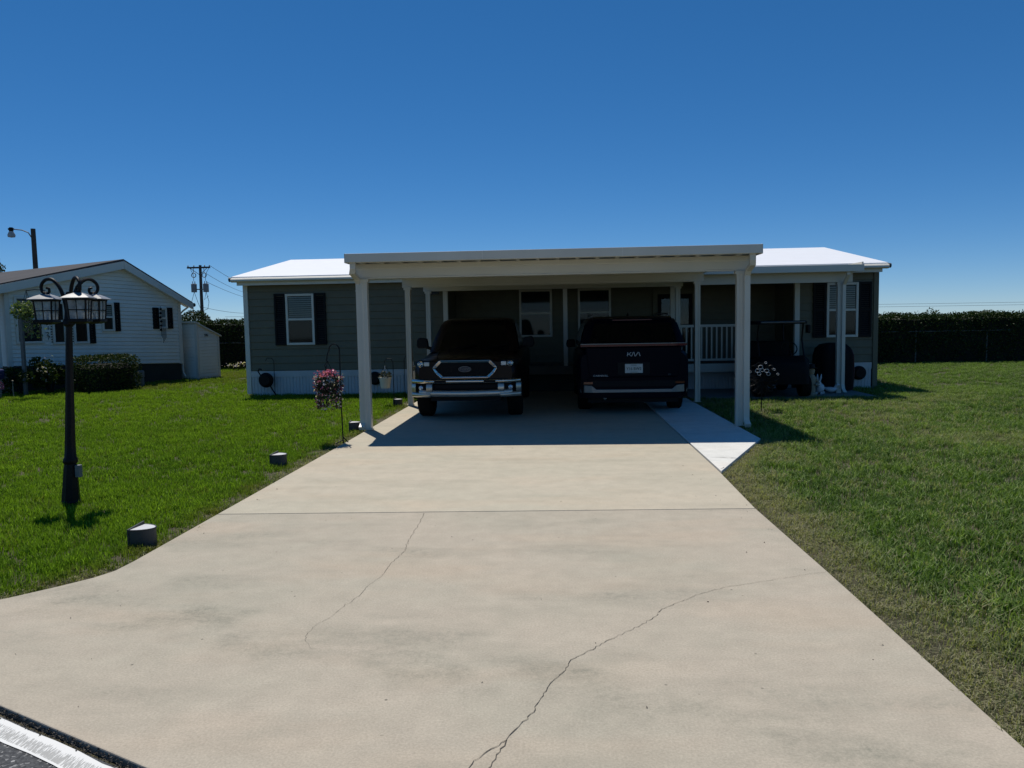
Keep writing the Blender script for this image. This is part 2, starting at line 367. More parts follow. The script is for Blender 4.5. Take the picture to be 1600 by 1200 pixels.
def leaves(fn, n, size, mat, name, parent, loc=None, flat=0.0, aspect=0.55):
    """n folded leaf faces at points given by fn() -> (x, y, z)"""
    pts = np.array([fn() for _ in range(n)], dtype=float)
    d = rng.normal(size=(n, 3)); d[:, 2] *= (1-flat); d /= np.linalg.norm(d, axis=1)[:, None]
    e = rng.normal(size=(n, 3)); e -= (e*d).sum(1)[:, None]*d; e /= np.linalg.norm(e, axis=1)[:, None]
    sz = size*rng.uniform(0.6, 1.35, size=(n, 1))
    nn = np.cross(d, e)
    a = pts - d*sz*0.5; c = pts + d*sz*0.5; b = pts + e*sz*aspect*0.5 + nn*sz*0.12; f = pts - e*sz*aspect*0.5 + nn*sz*0.12
    V = np.stack([a, b, c, f], 1).reshape(-1, 3)
    me = bpy.data.meshes.new(name); idx = np.arange(n)*4
    F = np.concatenate([np.stack([idx, idx+1, idx+2], 1), np.stack([idx, idx+2, idx+3], 1)])
    me.from_pydata(V.tolist(), [], F.tolist()); me.materials.append(mat); me.update()
    o = place(name, me, parent, loc); o['kind'] = 'stuff'; return o
def arc(cx, cz, r, a0, a1, n, y=0):
    return [(cx + r*math.cos(a0+(a1-a0)*i/n), y, cz + r*math.sin(a0+(a1-a0)*i/n)) for i in range(n+1)]
def smooth01(t): t = np.clip(t, 0, 1); return t*t*(3-2*t)
def gz(x, y):       # lawn height
    return -0.035 + 0.135*smooth01((-7.7-np.asarray(x, float))/2.8)
#@@STRUCT
# ---------------------------------------------------------------- ground, road, driveway
xs = [-900,-300,-120,-60,-40,-30,-25,-22,-20,-18,-16,-15,-14,-13] + [-12.5+0.5*i for i in range(12)] + [-6,-5,-4,-3,0,3,6,9,12,16,20,26,34,50,90,200,900]
ys = [-60,-20,-8,-4,-2,0,2,4,6,8,10,12,14,16,18,20,22,24,26,28,30,34,40,60,100,200,500,1500]
V = [(x, y, float(gz(x, y))) for y in ys for x in xs]; nx = len(xs)
F = [(j*nx+i, j*nx+i+1, (j+1)*nx+i+1, (j+1)*nx+i) for j in range(len(ys)-1) for i in range(nx-1)]
me = bpy.data.meshes.new('lawn_ground'); me.from_pydata(V, [], F); me.materials.append(M['lawn']); me.update()
tag(place('lawn_ground', me), 'lawn soil under the grass running back to the hedge', kind='structure')

P0 = Vector((-2.488, 3.132, 0))
def rp(t, n): return tuple((P0 + RD*t + RN*n)[:2])
def sheet(poly, z): return MB().add([(x, y, z) for x, y in poly], [tuple(range(len(poly)))])
rd = sheet([rp(-60, 0.04), rp(60, 0.04), rp(60, 7), rp(-60, 7)], -0.012).build('road', M['asphalt'])
tag(rd, 'dark asphalt road at the foot of the driveway', kind='structure')
# worn white edge line: a strip with an 'across' coordinate for the wear
n = 240; vv = []; ff = []; ac = []
for i in range(n+1):
    t_ = -20 + 40*i/n
    for k, off in enumerate((0.048, 0.075, 0.102, 0.130, 0.152)):
        j = 0.004*math.sin(t_*9.0) + 0.003*math.sin(t_*23+1) if k in (0, 4) else 0
        q = P0 + RD*t_ + RN*(off + j); vv.append((q.x, q.y, -0.008)); ac.append(k/4)
for i in range(n):
    for k in range(4): a = i*5+k; ff.append((a, a+1, a+6, a+5))
me = bpy.data.meshes.new('edge_line'); me.from_pydata(vv, [], ff); me.materials.append(M['road_paint'])
at = me.attributes.new('across', 'FLOAT', 'POINT'); at.data.foreach_set('value', ac); me.update()
el_ = place('edge_line', me, rd); el_['label'] = 'worn white edge line painted along the road'

dv = np.array([(lambda q: (q.x, q.y, rng.uniform(-.022, -.002)))(P0 + RD*rng.uniform(-1.5, 5) + RN*abs(rng.normal(.022, .013))) for _ in range(3200)])
d_ = leaves(iter(dv).__next__, 3200, 0.012, M['crack'], 'edge_debris', None); tag(d_, 'dirt and dead bits lying between the driveway and the white road line', kind='stuff')
near = [(-3.04,6.530),(1.71,6.670),(1.74,5.0),(1.76,2.9),rp(4.9,0),rp(0,0),rp(-2.4,0),(-4.25,4.10),(-3.86,4.19),(-3.62,4.30),(-3.43,4.46),(-3.24,4.68),(-3.12,4.84),(-3.06,4.98),(-3.045,5.2)]
far = [(-3.04,6.544),(1.71,6.684),(1.745,8.3),(1.745,18.35),(-3.04,18.35),(-3.02,10.3)]
drv = thing('driveway', 'wide tan concrete driveway leading from the road under the carport', None, (0,0,0)); drv['kind'] = 'structure'
MB().prism(near[::-1], -0.14, 0.0).build('concrete_slab', M['concrete'], drv, bevel=0.006)
MB().prism(far[::-1], -0.14, 0.0).build('concrete_slab', M['clean_concrete'], drv, bevel=0.006)
def crack(pts, w0, w1, parent, name='crack', z=0.003, seed=1):
    r = random.Random(seed); P = []
    for (a, b) in zip(pts[:-1], pts[1:]):
        k = max(3, int(math.dist(a, b)/0.022))
        for i in range(k):
            t_ = i/k; P.append((a[0]+(b[0]-a[0])*t_ + r.gauss(0, .0035), a[1]+(b[1]-a[1])*t_ + r.gauss(0, .0035)))
    P.append(pts[-1]); m = MB(); vs = []; N = len(P)
    for i, p in enumerate(P):
        a, b = P[max(0, i-1)], P[min(N-1, i+1)]; d = Vector((b[0]-a[0], b[1]-a[1], 0)).normalized(); q = Vector((-d.y, d.x, 0))
        w = (w0 + (w1-w0)*i/(N-1))*r.uniform(0.45, 1.3)/2
        vs += [(p[0]+q.x*w, p[1]+q.y*w, z), (p[0]-q.x*w, p[1]-q.y*w, z)]
    m.add(vs, [(2*i, 2*i+1, 2*i+3, 2*i+2) for i in range(N-1)]); return m.build(name, M['crack'], parent)
C1 = [(-1.18,6.53),(-1.16,6.16),(-1.16,5.75),(-1.13,5.41),(-1.17,5.15),(-1.17,4.88),(-1.22,4.69),(-1.23,4.5),(-1.27,4.36),(-1.30,4.19),(-1.35,4.07),(-1.36,3.92),(-1.35,3.85)]
crack(C1, 0.0032, 0.0014, drv, seed=3)
crack([(-1.35,3.85),(-1.28,3.74)], 0.0014, 0.0006, drv, seed=4)
C2 = [(1.735,4.98),(1.44,4.85),(1.18,4.74),(1.05,4.69),(0.87,4.58),(0.73,4.45),(0.58,4.31),(0.51,4.16),(0.37,4.0),(0.24,3.86),(0.14,3.74),(0.05,3.64),(0.02,3.52),(-0.04,3.41),(-0.08,3.29),(-0.12,3.13),(-0.17,3.03),(-0.22,2.91),(-0.25,2.8),(-0.27,2.72),(-0.33,2.55)]
crack(C2, 0.0014, 0.0042, drv, seed=5)
crack([(-0.22,2.91),(-0.27,2.84),(-0.33,2.76),(-0.37,2.66)], 0.004, 0.003, drv, seed=6)
wk = thing('walkway', 'pale concrete side walk beside the driveway', None); wk['kind'] = 'structure'
MB().prism([(1.76,8.30),(2.77,10.58),(2.74,13),(2.70,16.2),(1.76,16.2)], -0.12, 0.012).build('concrete_slab', M['white_concrete'], wk, bevel=0.006)
crack([(1.80,9.10),(1.90,9.12),(2.0,9.08),(2.115,9.06)], 0.004, 0.016, wk, z=0.0155, seed=8)
crack([(1.78,8.42),(1.83,8.50)], 0.004, 0.01, wk, z=0.0155, seed=9)
pt = MB().prism([(2.80,16.25),(6.62,16.25),(6.62,18.36),(2.80,18.36)], -0.12, 0.004).build('patio', M['grey_concrete'])
tag(pt, 'concrete patio slab under the side awning', kind='structure')

# ---------------------------------------------------------------- main house
HX, HY = 0.0, 18.4
house = thing('manufactured_house', 'long low grey green house with white metal roof behind the carport', 'house', (HX, HY, 0))
zs, zt = 0.58, 2.68                              # siding from skirting top to soffit
FL = [(-7.60, -2.66, 0.0), (5.64, 7.45, 0.0)]    # the two wings, flush with the front
for x0, x1, y in ((-7.60, -2.66, 0.02), (5.64, 7.45, 0.02), (-2.66, 5.64, 1.82)): B(x0, x1, y, 8.0, zs, zt).build('wall', M['siding'], house)
for x in (-7.60, 7.45-0.06): MB().prismx([(0.02, zt), (8.0, zt), (3.92, 3.5)], x, x+0.06).build('gable_wall', M['siding'], house)
expo = 0.175; npl = 12
def planks(x0, x1, y, parent, rot=0):
    L = x1-x0; me = None
    for k in range(npl):
        z = zs + k*expo
        if me is None:
            o = MB().prismx([(0, 0.011), (-0.021, 0.011), (-0.0225, 0.017), (-0.006, expo-0.002), (0, expo-0.002)], 0, L).build('siding_plank', M['siding'], parent, loc=(x0, y, z)); me = o.data
        else: place('siding_plank', me, parent, (x0, y, z))
for x0, x1, y in FL: planks(x0, x1, y+0.018, house)
planks(-2.655, 5.635, 1.818, house)
for x, y in ((-7.63, -0.03), (-2.72, -0.03), (5.58, -0.03), (7.38, -0.03)):
    B(x, x+0.11, y, y+0.12, 0.02 if abs(x) > 7 else zs, zt).build('corner_trim', M['trim'] if x < 5.0 or x < 6 else M['siding'], house)
# skirting panels, ribbed
def skirt(x0, x1, y, z1=0.56):
    n = max(1, round((x1-x0)/1.22)); L = (x1-x0)/n; me = None
    for i in range(n):
        if me is None:
            pf = []; k = int(L/0.076)
            for j in range(k):
                a = j*L/k; b = L/k
                pf += [(a, 0), (a+b*0.12, -0.010), (a+b*0.84, -0.010), (a+b*0.96, 0)]
            pf.append((L-0.004, 0)); pf += [(L-0.004, 0.02), (0, 0.02)]
            me = MB().prism(pf, 0, z1-0.10).build('skirting_panel', M['skirt'], house, loc=(x0, y, -0.03)).data
        else: place('skirting_panel', me, house, (x0+i*L, y, -0.03))
    B(x0, x1, y-0.022, y+0.02, z1-0.13, z1+0.018).build('skirting_rail', M['skirt'], house)
skirt(-7.52, -2.68, 0.0); skirt(5.66, 7.36, 0.0)
skirt(2.62, 5.62, 0.30, 0.40)
B(-7.58, 7.43, 0.4, 8.0, -0.05, 0.56).build('foundation', M['nskirt'], house)
# porch deck in the recess
B(-2.655, 5.635, 0.06, 1.80, 0.40, 0.58).build('porch_deck', M['deck'], house)
B(2.60, 5.635, 0.0, 0.055, 0.40, 0.60).build('deck_fascia', M['trim'], house); B(-2.655, 2.60, 0.0, 0.055, 0.40, 0.60).build('deck_fascia', M['deck'], house)
B(-2.655, 5.635, 0.0, 1.80, 2.60, 2.678).build('porch_ceiling', M['trim'], house)
for x in (0.16, 2.70):
    B(x, x+0.10, 0.01, 0.11, 0.585, 2.595).build('porch_post', M['trim'], house)
# roof
xl, xr = -7.78, 7.57; rz0, rzr, ry0, ryr, ryb = 2.87, 3.62, -0.32, 3.92, 8.25
r = MB(); t_ = 0.05
r.prismx([(ry0, rz0), (ryr, rzr), (ryb, rz0-0.02), (ryb, rz0-0.02-t_), (ryr, rzr-t_), (ry0, rz0-t_)], xl, xr)
r.build('roof', M['roof'], house)
sf = MB(); sf.box(xl+0.12, xr-0.12, -0.27, 0.0, zt, zt+0.03)
sf.build('soffit', M['trim'], house)
fa = MB(); fa.box(xl+0.12, xr-0.12, -0.30, -0.272, 2.66, 2.80); fa.build('fascia', M['trim'], house)
gu = MB(); gu.prismx([(-0.40, 2.83), (-0.43, 2.80), (-0.43, 2.76), (-0.38, 2.735), (-0.305, 2.735), (-0.305, 2.85)], xl+0.02, xr-0.02)
gu.build('gutter', M['trim'], house)
for x in (xl-0.03, xr-0.02): MB().lathe([(0.055, 0), (0.055, 0.05)], 10, (x, -0.37, 2.80), 'x').build('gutter_end', M['gutter_dark'], house)
def window(parent, x, z0, w_, h, y, shutters=False, blind='upper', sash=0.5, sh_w=0.29, mat='trim'):
    f = MB(); b = 0.055
    f.box(x-w_/2, x-w_/2+b, y-0.055, y+0.01, z0, z0+h); f.box(x+w_/2-b, x+w_/2, y-0.055, y+0.01, z0, z0+h)
    f.box(x-w_/2+b, x+w_/2-b, y-0.054, y+0.01, z0, z0+b); f.box(x-w_/2+b, x+w_/2-b, y-0.054, y+0.01, z0+h-b, z0+h)
    wn = f.build('window', M[mat], parent, bevel=0.004)
    B(x-w_/2+b, x+w_/2-b, y-0.050, y-0.010, z0+h*sash-0.022, z0+h*sash+0.022).build('sash_rail', M[mat], wn)
    MB().add([(x-w_/2+b, y-0.040, z0+b), (x+w_/2-b, y-0.040, z0+b), (x+w_/2-b, y-0.040, z0+h*sash-0.022), (x-w_/2+b, y-0.040, z0+h*sash-0.022)], [(0,1,2,3)]).build('pane', M['glass'], wn)
    MB().add([(x-w_/2+b, y-0.032, z0+h*sash+0.022), (x+w_/2-b, y-0.032, z0+h*sash+0.022), (x+w_/2-b, y-0.032, z0+h-b), (x-w_/2+b, y-0.032, z0+h-b)], [(0,1,2,3)]).build('pane', M['glass'], wn)
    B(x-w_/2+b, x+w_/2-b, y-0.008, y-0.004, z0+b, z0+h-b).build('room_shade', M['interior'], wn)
    if blind:
        zb = z0 + (h*sash if blind == 'upper' else b)
        bl = MB(); k = int((z0+h-b-zb)/0.05)
        for i in range(k): bl.add([(x-w_/2+b+.01, y-0.012, zb+.01+i*0.05), (x+w_/2-b-.01, y-0.012, zb+.01+i*0.05), (x+w_/2-b-.01, y-0.024, zb+.045+i*0.05), (x-w_/2+b+.01, y-0.024, zb+.045+i*0.05)], [(0,1,2,3)])
        o = bl.build('blind_slats', M['blind'], wn); o['kind'] = 'stuff'
    if shutters:
        for s in (-1, 1):
            if shutters == 'right' and s < 0: continue
            cx = x + s*(w_/2 + 0.015 + sh_w/2); m = MB()
            m.box(cx-sh_w/2, cx-sh_w/2+.045, y-0.045, y+0.01, z0-.005, z0+h+.01); m.box(cx+sh_w/2-.045, cx+sh_w/2, y-0.045, y+0.01, z0-.005, z0+h+.01)
            for zz in (z0-.005, z0+h*0.5-.03, z0+h-.05): m.box(cx-sh_w/2+.045, cx+sh_w/2-.045, y-0.044, y+0.01, zz, zz+.06)
            q = z0+.06
            while q < z0+h-.08:
                m.prismx([(y-0.008, q), (y-0.036, q-.004), (y-0.018, q+.036), (y-0.008, q+.036)], cx-sh_w/2+.045, cx+sh_w/2-.045); q += 0.045
            m.build('shutter', M['shutter'], parent)
    return wn
window(house, -6.23, 1.21, 0.70, 1.24, 0.0, True, 'upper', sh_w=0.27)
window(house, 6.665, 1.18, 0.72, 1.27, 0.0, True, 'upper')
window(house, -0.545, 1.27, 0.86, 1.24, 1.80, False, None)
window(house, 0.99, 1.27, 0.86, 1.24, 1.80, False, None)
d = MB(); d.box(2.50, 2.62, 1.74, 1.81, 0.59, 2.45); d.box(3.52, 3.64, 1.74, 1.81, 0.59, 2.45); d.box(2.62, 3.52, 1.74, 1.81, 2.33, 2.45)
dr = B(2.63, 3.51, 1.765, 1.81, 0.60, 2.32).build('door', M['dark_plastic'], house)
d.build('door_frame', M['siding'], dr)
MB().tube([(2.72,1.70,1.52),(2.72,1.74,1.52)], 0.03, 10).build('handle', M['chrome'], dr)
B(2.72, 3.42, 1.758, 1.763, 1.15, 2.2).build('pane', M['glass'], dr)
# small dark sign high on the wall near the corner
sg = thing('wall_plaque', 'small dark plaque high on the grey green wall near its corner', 'plaque', (-2.98, 18.37, 2.42))
B(-0.17, 0.17, -0.02, 0.0, -0.055, 0.055).build('board', M['sign'], sg)
dt = MB()
for i in range(9): 
    for j in range(2): dt.box(-0.15+i*0.035, -0.132+i*0.035, -0.024, -0.02, -0.035+j*0.04, -0.02+j*0.04)
dt.build('dot_rows', M['galv'], sg)['kind'] = 'stuff'

# railing of the porch
rl = thing('porch_railing', 'white baluster railing along the porch right of the van', 'railing', (2.80, 18.43, 0))
B(0, 1.55, -0.03, 0.03, 1.47, 1.53).build('top_rail', M['trim'], rl); B(0, 1.55, -0.02, 0.02, 0.67, 0.72).build('bottom_rail', M['trim'], rl)
bm_ = None
for i in range(13):
    x = 0.04 + i*0.118
    if bm_ is None: bm_ = B(-0.016, 0.016, -0.016, 0.016, 0.72, 1.47).build('baluster', M['trim'], rl, loc=(x, 0, 0)).data
    else: place('baluster', bm_, rl, (x, 0, 0))
B(1.52, 1.62, -0.05, 0.05, 0.59, 1.58).build('rail_post', M['trim'], rl)

# ---------------------------------------------------------------- carport
cp = thing('carport', 'white aluminium double carport over the driveway', 'carport', (0, 0, 0))
PX = (-2.995, 2.785)
zB = 2.38                                          # underside of the front beam
rf = MB(); rf.prismx([(11.34, 2.63), (18.02, 2.66), (18.02, 2.70), (11.34, 2.70)], -3.10, 2.94); rf.build('roof_deck', M['alum'], cp)
pr = MB()                                          # pan ribs under the deck
for i in range(20):
    x = -3.0 + i*0.30
    pr.prismx([(11.42, 2.595), (18.0, 2.625), (18.0, 2.658), (11.42, 2.628)], x, x+0.05)
o = pr.build('pan_ribs', M['alum'], cp); o['kind'] = 'stuff'
B(-3.12, 2.965, 11.285, 11.34, 2.585, 2.715).build('front_fascia', M['alum'], cp, bevel=0.006)
for x in (-1.08, 0.96): B(x, x+0.014, 11.2815, 11.30, 2.588, 2.712).build('gutter_joint', M['trim'], cp)
B(-3.12, 2.965, 11.34, 11.41, 2.585, 2.60).build('gutter_floor', M['alum'], cp)
for x in (-3.135, 2.945): B(x, x+0.03, 11.30, 18.0, 2.58, 2.718).build('side_fascia', M['alum'], cp, bevel=0.004)
for y, z0, z1 in ((11.90, 2.375, 2.60), (15.42, 2.40, 2.60), (17.88, 2.42, 2.61)):
    b = MB(); b.prismx([(y-0.045, z0), (y+0.045, z0), (y+0.045, z1), (y-0.045, z1), (y-0.045, z0+0.16), (y-0.038, z0+0.15), (y-0.038, z0+0.03), (y-0.045, z0+0.02)], -3.13 if y < 12 else -3.10, 2.93 if y < 12 else 2.90)
    b.build('beam', M['alum'], cp)
    for x in PX:
        p = MB(); h = 0.052
        pf = [(-h,-h),(-h*.4,-h),(-h*.3,-h+.006),(h*.3,-h+.006),(h*.4,-h),(h,-h),(h,h),(-h,h)]
        p.loft([[(a, c, 0.012 if x > 0 else 0.0) for a, c in pf], [(a, c, z0) for a, c in pf]])
        p.build('post', M['alum'], cp, loc=(x, y, 0))
        B(-0.075, 0.075, -0.06, 0.06, z0-0.05, z0-0.003).build('post_bracket', M['alum'], cp, loc=(x, y, 0)); B(-0.07, 0.07, -0.07, 0.07, 0.014, 0.024).build('base_plate', M['alum'], cp, loc=(x, y, 0))
for xb, s in ((-3.085, -1), (2.872, 1)):             # downspouts from the front gutter
    d = MB(); yb = 11.905 if s < 0 else 11.80
    xt = -3.025 if s < 0 else 2.845
    def ring(cy, cz, ty, tz, wx=0.042, wd=0.03):
        x = xt if cz > 2.45 else (xt*.55+xb*.45 if cz > 2.40 else xb)
        n_ = Vector((0, -tz, ty))
        return [(x+a*wx, cy+n_.y*c*wd, cz+n_.z*c*wd) for a, c in ((-1,-1),(1,-1),(1,1),(-1,1))]
    path = [(11.375, 2.585, 0, -1), (11.375, 2.50, 0.1, -1), (11.42, 2.44, 0.6, -0.8), (yb-0.08, 2.375, 0.6, -0.8), (yb, 2.30, 0.1, -1), (yb, 0.16, 0, -1), (yb-0.01, 0.10, -0.5, -0.85), (yb-0.09, 0.05, -0.9, -0.45), (yb-0.12, 0.035, -0.9, -0.45)]
    secs = []
    for cy, cz, ty, tz in path:
        l = math.hypot(ty, tz); secs.append(ring(cy, cz, ty/l, tz/l))
    d.loft(secs); d.build('downspout', M['alum'], cp)
    for z in (2.18, 0.30): B(xb-0.046, xb+0.046, yb-0.034, yb+0.034, z, z+0.025).build('downspout_strap', M['alum'], cp)

# ---------------------------------------------------------------- side awning over the patio
aw = thing('patio_awning', 'white flat awning over the patio right of the carport', 'awning', (0, 0, 0))
MB().prismx([(16.62, 2.66), (17.98, 2.80), (17.98, 2.84), (16.62, 2.74)], 2.979, 6.42).build('roof_deck', M['alum'], aw)
B(2.93, 3.03, 16.63, 17.97, 2.60, 2.79).build('sun_gap_strip', M['alum'], aw)  # added strip that keeps sun from slipping between carport and awning roofs
B(2.99, 6.45, 16.57, 16.62, 2.60, 2.745).build('front_fascia', M['alum'], aw, bevel=0.006)
B(6.42, 6.45, 16.62, 17.98, 2.62, 2.80).build('side_fascia', M['alum'], aw)
B(3.02, 6.36, 16.96, 17.05, 2.40, 2.62).build('beam', M['alum'], aw)
for x in (6.10,):
    B(x-0.05, x+0.05, 16.95, 17.05, 0.004, 2.398).build('post', M['alum'], aw, bevel=0.004)
    q = MB(); q.box(x-0.07, x+0.07, 16.93, 17.07, 2.35, 2.397); q.build('post_bracket', M['alum'], aw)
d = MB(); d.loft([[(6.16+a*0.035, cy+c*0.025, cz) for a, c in ((-1,-1),(1,-1),(1,1),(-1,1))] for cy, cz in ((16.66,2.62),(16.66,2.54),(16.78,2.44),(16.90,2.34),(16.90,0.20),(16.86,0.10),(16.74,0.04))]); d.build('downspout', M['alum'], aw)
# ---------------------------------------------------------------- neighbour's house (gable end towards the yard)
NA = Vector((-13.56, 18.2, 0)); nd = Vector((0.49887, 0.86668, 0)); nrz = math.atan2(nd.y, nd.x)
nb = thing('neighbour_house', 'white lap sided house with dark skirting and brown roof at the left', 'house', NA, nrz)
# local frame: x runs along the gable wall, -y faces the yard, +y runs back along the ridge
Ln = 4.72; D = 13.0
def zb_(x): return 0.80 - 0.036*x
def zr_(x): return 2.80 + (x-0.0)*(3.50-2.80)/2.95 if x < 2.95 else 3.50 - (x-2.95)*(3.50-2.46)/(4.83-2.95)
core = MB()
core.loft([[(0, y, 0.80), (Ln, y, 0.63), (Ln, y, zr_(Ln)-.02), (2.95, y, zr_(2.95)-.02), (0, y, zr_(0)-.02)] for y in (0.0, D)])
core.build('wall', M['nsiding'], nb)
sd_ = MB(); ex = 0.105
for k in range(30):
    # each course: clipped to the gable line
    def zc(x, kk): return zb_(x) + kk*ex
    xa, xb = 0.0, Ln
    while xa < Ln and zc(xa, k+0.5) > zr_(xa)-0.03: xa += 0.02
    while xb > 0 and zc(xb, k+0.5) > zr_(xb)-0.03: xb -= 0.02
    if xb - xa < 0.1: continue
    za0, za1, zb0, zb1 = zc(xa, k), zc(xa, k+1), zc(xb, k), zc(xb, k+1)
    sd_.add([(xa,-0.024,za0+.014),(xb,-0.024,zb0+.014),(xb,-0.010,zb1),(xa,-0.010,za1),(xa,0,za0+.014),(xb,0,zb0+.014)], [(0,1,2,3),(0,4,5,1)])
o = sd_.build('lap_siding', M['nsiding'], nb); o['kind'] = 'stuff'
sdl = MB()                                        # lap siding of the front, facing the road
for k in range(17): sdl.add([(-0.016, 0, 0.8+k*ex), (-0.016, D, 0.8+k*ex), (-0.003, D, 0.8+(k+1)*ex), (-0.003, 0, 0.8+(k+1)*ex), (0, 0, 0.8+k*ex), (0, D, 0.8+k*ex)], [(1,0,3,2),(0,1,5,4)])
o = sdl.build('lap_siding', M['nsiding'], nb); o['kind'] = 'stuff'
sk = MB(); sk.loft([[(0.03, y, -0.1), (Ln-.03, y, -0.1), (Ln-.03, y, 0.63), (0.03, y, 0.80)] for y in (0.02, D-.1)]); sk.build('skirting', M['nskirt'], nb)
rf = MB()
zo = 0.0
rf.loft([[(-0.42, y, zr_(0)-0.10), (2.95, y, zr_(2.95)+0.02), (5.02, y, zr_(4.83)-0.08), (5.02, y, zr_(4.83)-0.02), (2.95, y, zr_(2.95)+0.10), (-0.42, y, zr_(0)-0.03)] for y in (-0.22, D+0.2)])
rf.build('roof', M['shingle'], nb)
rk = MB()
rk.loft([[(-0.42, y, zr_(0)-0.27), (2.95, y, zr_(2.95)-0.17), (2.95, y, zr_(2.95)+0.04), (-0.42, y, zr_(0)-0.06)] for y in (-0.245, -0.20)])
rk.loft([[(2.955, y, zr_(2.95)-0.17), (5.02, y, zr_(4.83)-0.24), (5.02, y, zr_(4.83)-0.06), (2.955, y, zr_(2.95)+0.04)] for y in (-0.245, -0.20)])
rk.build('rake_board', M['trim'], nb)
so = MB(); so.loft([[(0, y, zr_(0)-0.14), (2.95, y, zr_(2.95)-0.14), (4.9, y, zr_(4.83)-0.16), (4.9, y, zr_(4.83)-0.12), (2.95, y, zr_(2.95)-0.10), (0, y, zr_(0)-0.10)] for y in (-0.2, 0.0)]); so.build('rake_soffit', M['trim'], nb)
B(Ln-0.09, Ln+0.02, -0.03, 0.06, 0.62, zr_(Ln)-0.1).build('corner_trim', M['trim'], nb); B(-0.03, 0.08, -0.03, 0.06, 0.79, zr_(0)-0.1).build('corner_trim', M['trim'], nb)
MB().lathe([(0.06, 0), (0.06, 0.06)], 10, (5.05, -0.23, zr_(4.83)-0.10), 'y').build('gutter_end', M['gutter_dark'], nb)
MB().tube([(4.94,-0.10,2.30),(4.80,-0.03,2.18),(4.76,0.03,2.1),(4.76,0.03,0.35),(4.80,-0.02,0.22)], 0.026, 8).build('downspout', M['trim'], nb)
window(nb, 0.51, 1.35, 0.66, 1.18, -0.016, False, 'upper', sash=0.53)
window(nb, 1.22, 1.31, 0.34, 1.10, -0.016, False, None, sash=0.55)
window(nb, 1.78, 1.31, 0.40, 1.10, -0.016, 'right', None, sash=0.55, sh_w=0.16)
window(nb, 2.52, 1.62, 0.35, 0.78, -0.016, 'right', 'upper', sash=0.50, sh_w=0.15)
w4 = window(nb, 4.145, 1.67, 0.24, 0.60, -0.016, True, None, sash=0.5, sh_w=0.17)
B(4.06, 4.245, -0.030, -0.026, 1.72, 2.22).build('curtain', M['curtain'], w4)
fr = MB()                                          # lace strips beside the middle windows
for x in (1.03, 1.56):
    for k in range(16): fr.box(x-0.015, x+0.015, -0.040, -0.034, 1.36+k*0.066, 1.385+k*0.066)
o = fr.build('lace_trim', M['black_metal'], nb); o['kind'] = 'stuff'
nm = thing('house_number', 'dark numerals set one under another on the white wall behind the lamp post', 'house number', NA + nd*0.93 + Vector((0,0,1.68)), nrz)
for k, (ch, z) in enumerate((('3', 0.17), ('1', 0.05), ('2', -0.10), ('7', -0.20))):
    text_obj('numeral', ch, 0.13, M['shutter'], nm, (0.02*(k % 2), -0.042, z), ext=0.004)
vt = MB(); vt.box(3.27, 3.42, -0.03, 0.03, 0.30, 0.48)
for k in range(4): vt.box(3.285, 3.405, -0.045, -0.031, 0.32+k*0.04, 0.335+k*0.04)
vt.build('skirting_vent', M['trim'], nb)
mt = thing('utility_pedestal', 'small grey utility pedestal at the right end of the clipped bush', 'utility box', (-11.35, 20.15, 0.08), 0.2)
B(-0.10, 0.10, -0.07, 0.07, 0, 0.26).build('box', M['grey_box'], mt, bevel=0.01); B(-0.115, 0.115, -0.085, 0.085, 0.26, 0.46).build('lid', M['grey_box'], mt, bevel=0.03)
# front porch post, gutter box
pc = MB(); pc.box(-0.42, -0.20, -0.12, 0.12, 0.0, 2.62); pc.box(-0.46, -0.16, -0.16, 0.16, 2.52, 2.68); pc.build('porch_column', M['trim'], nb, bevel=0.006)
gt = MB(); gt.box(-0.62, -0.42, -0.24, D, 2.64, 2.76); gt.build('gutter', M['trim'], nb, bevel=0.01)
sfv = MB(); sfv.box(-0.42, 0.0, -0.2, D, 2.60, 2.63); sfv.build('soffit', M['trim'], nb)
# flower string hanging on the small window
wr = thing('hanging_chime', 'dark string of small ornaments hanging before the far right gable window', 'wind chime', NA + nd*4.03 + Vector((0.10,-0.06,1.45)), nrz)
ch = MB()
for k in range(6): ch.lathe([(0.0, 0), (0.035, 0.02), (0.035, 0.05), (0.0, 0.075)], 8, (0.01*((k*7) % 3-1), 0, 0.15+k*0.12))
ch.tube([(0,0,0.0),(0,0,0.86)], 0.006, 5); ch.build('ornament_string', M['black_metal'], wr)
for k in range(5): MB().tube([(0.02+0.03*k, 0.0, 0.25-0.03*(k % 2)), (0.02+0.03*k, 0.0, -0.05-0.05*((k*3) % 4))], 0.007, 5).build('chime_tube', M['galv'], wr)

# shed
shd = thing('garden_shed', 'small white lean to shed between the two houses', 'shed', (-10.88, 22.6, 0.08), math.atan2(0.9, 0.24))
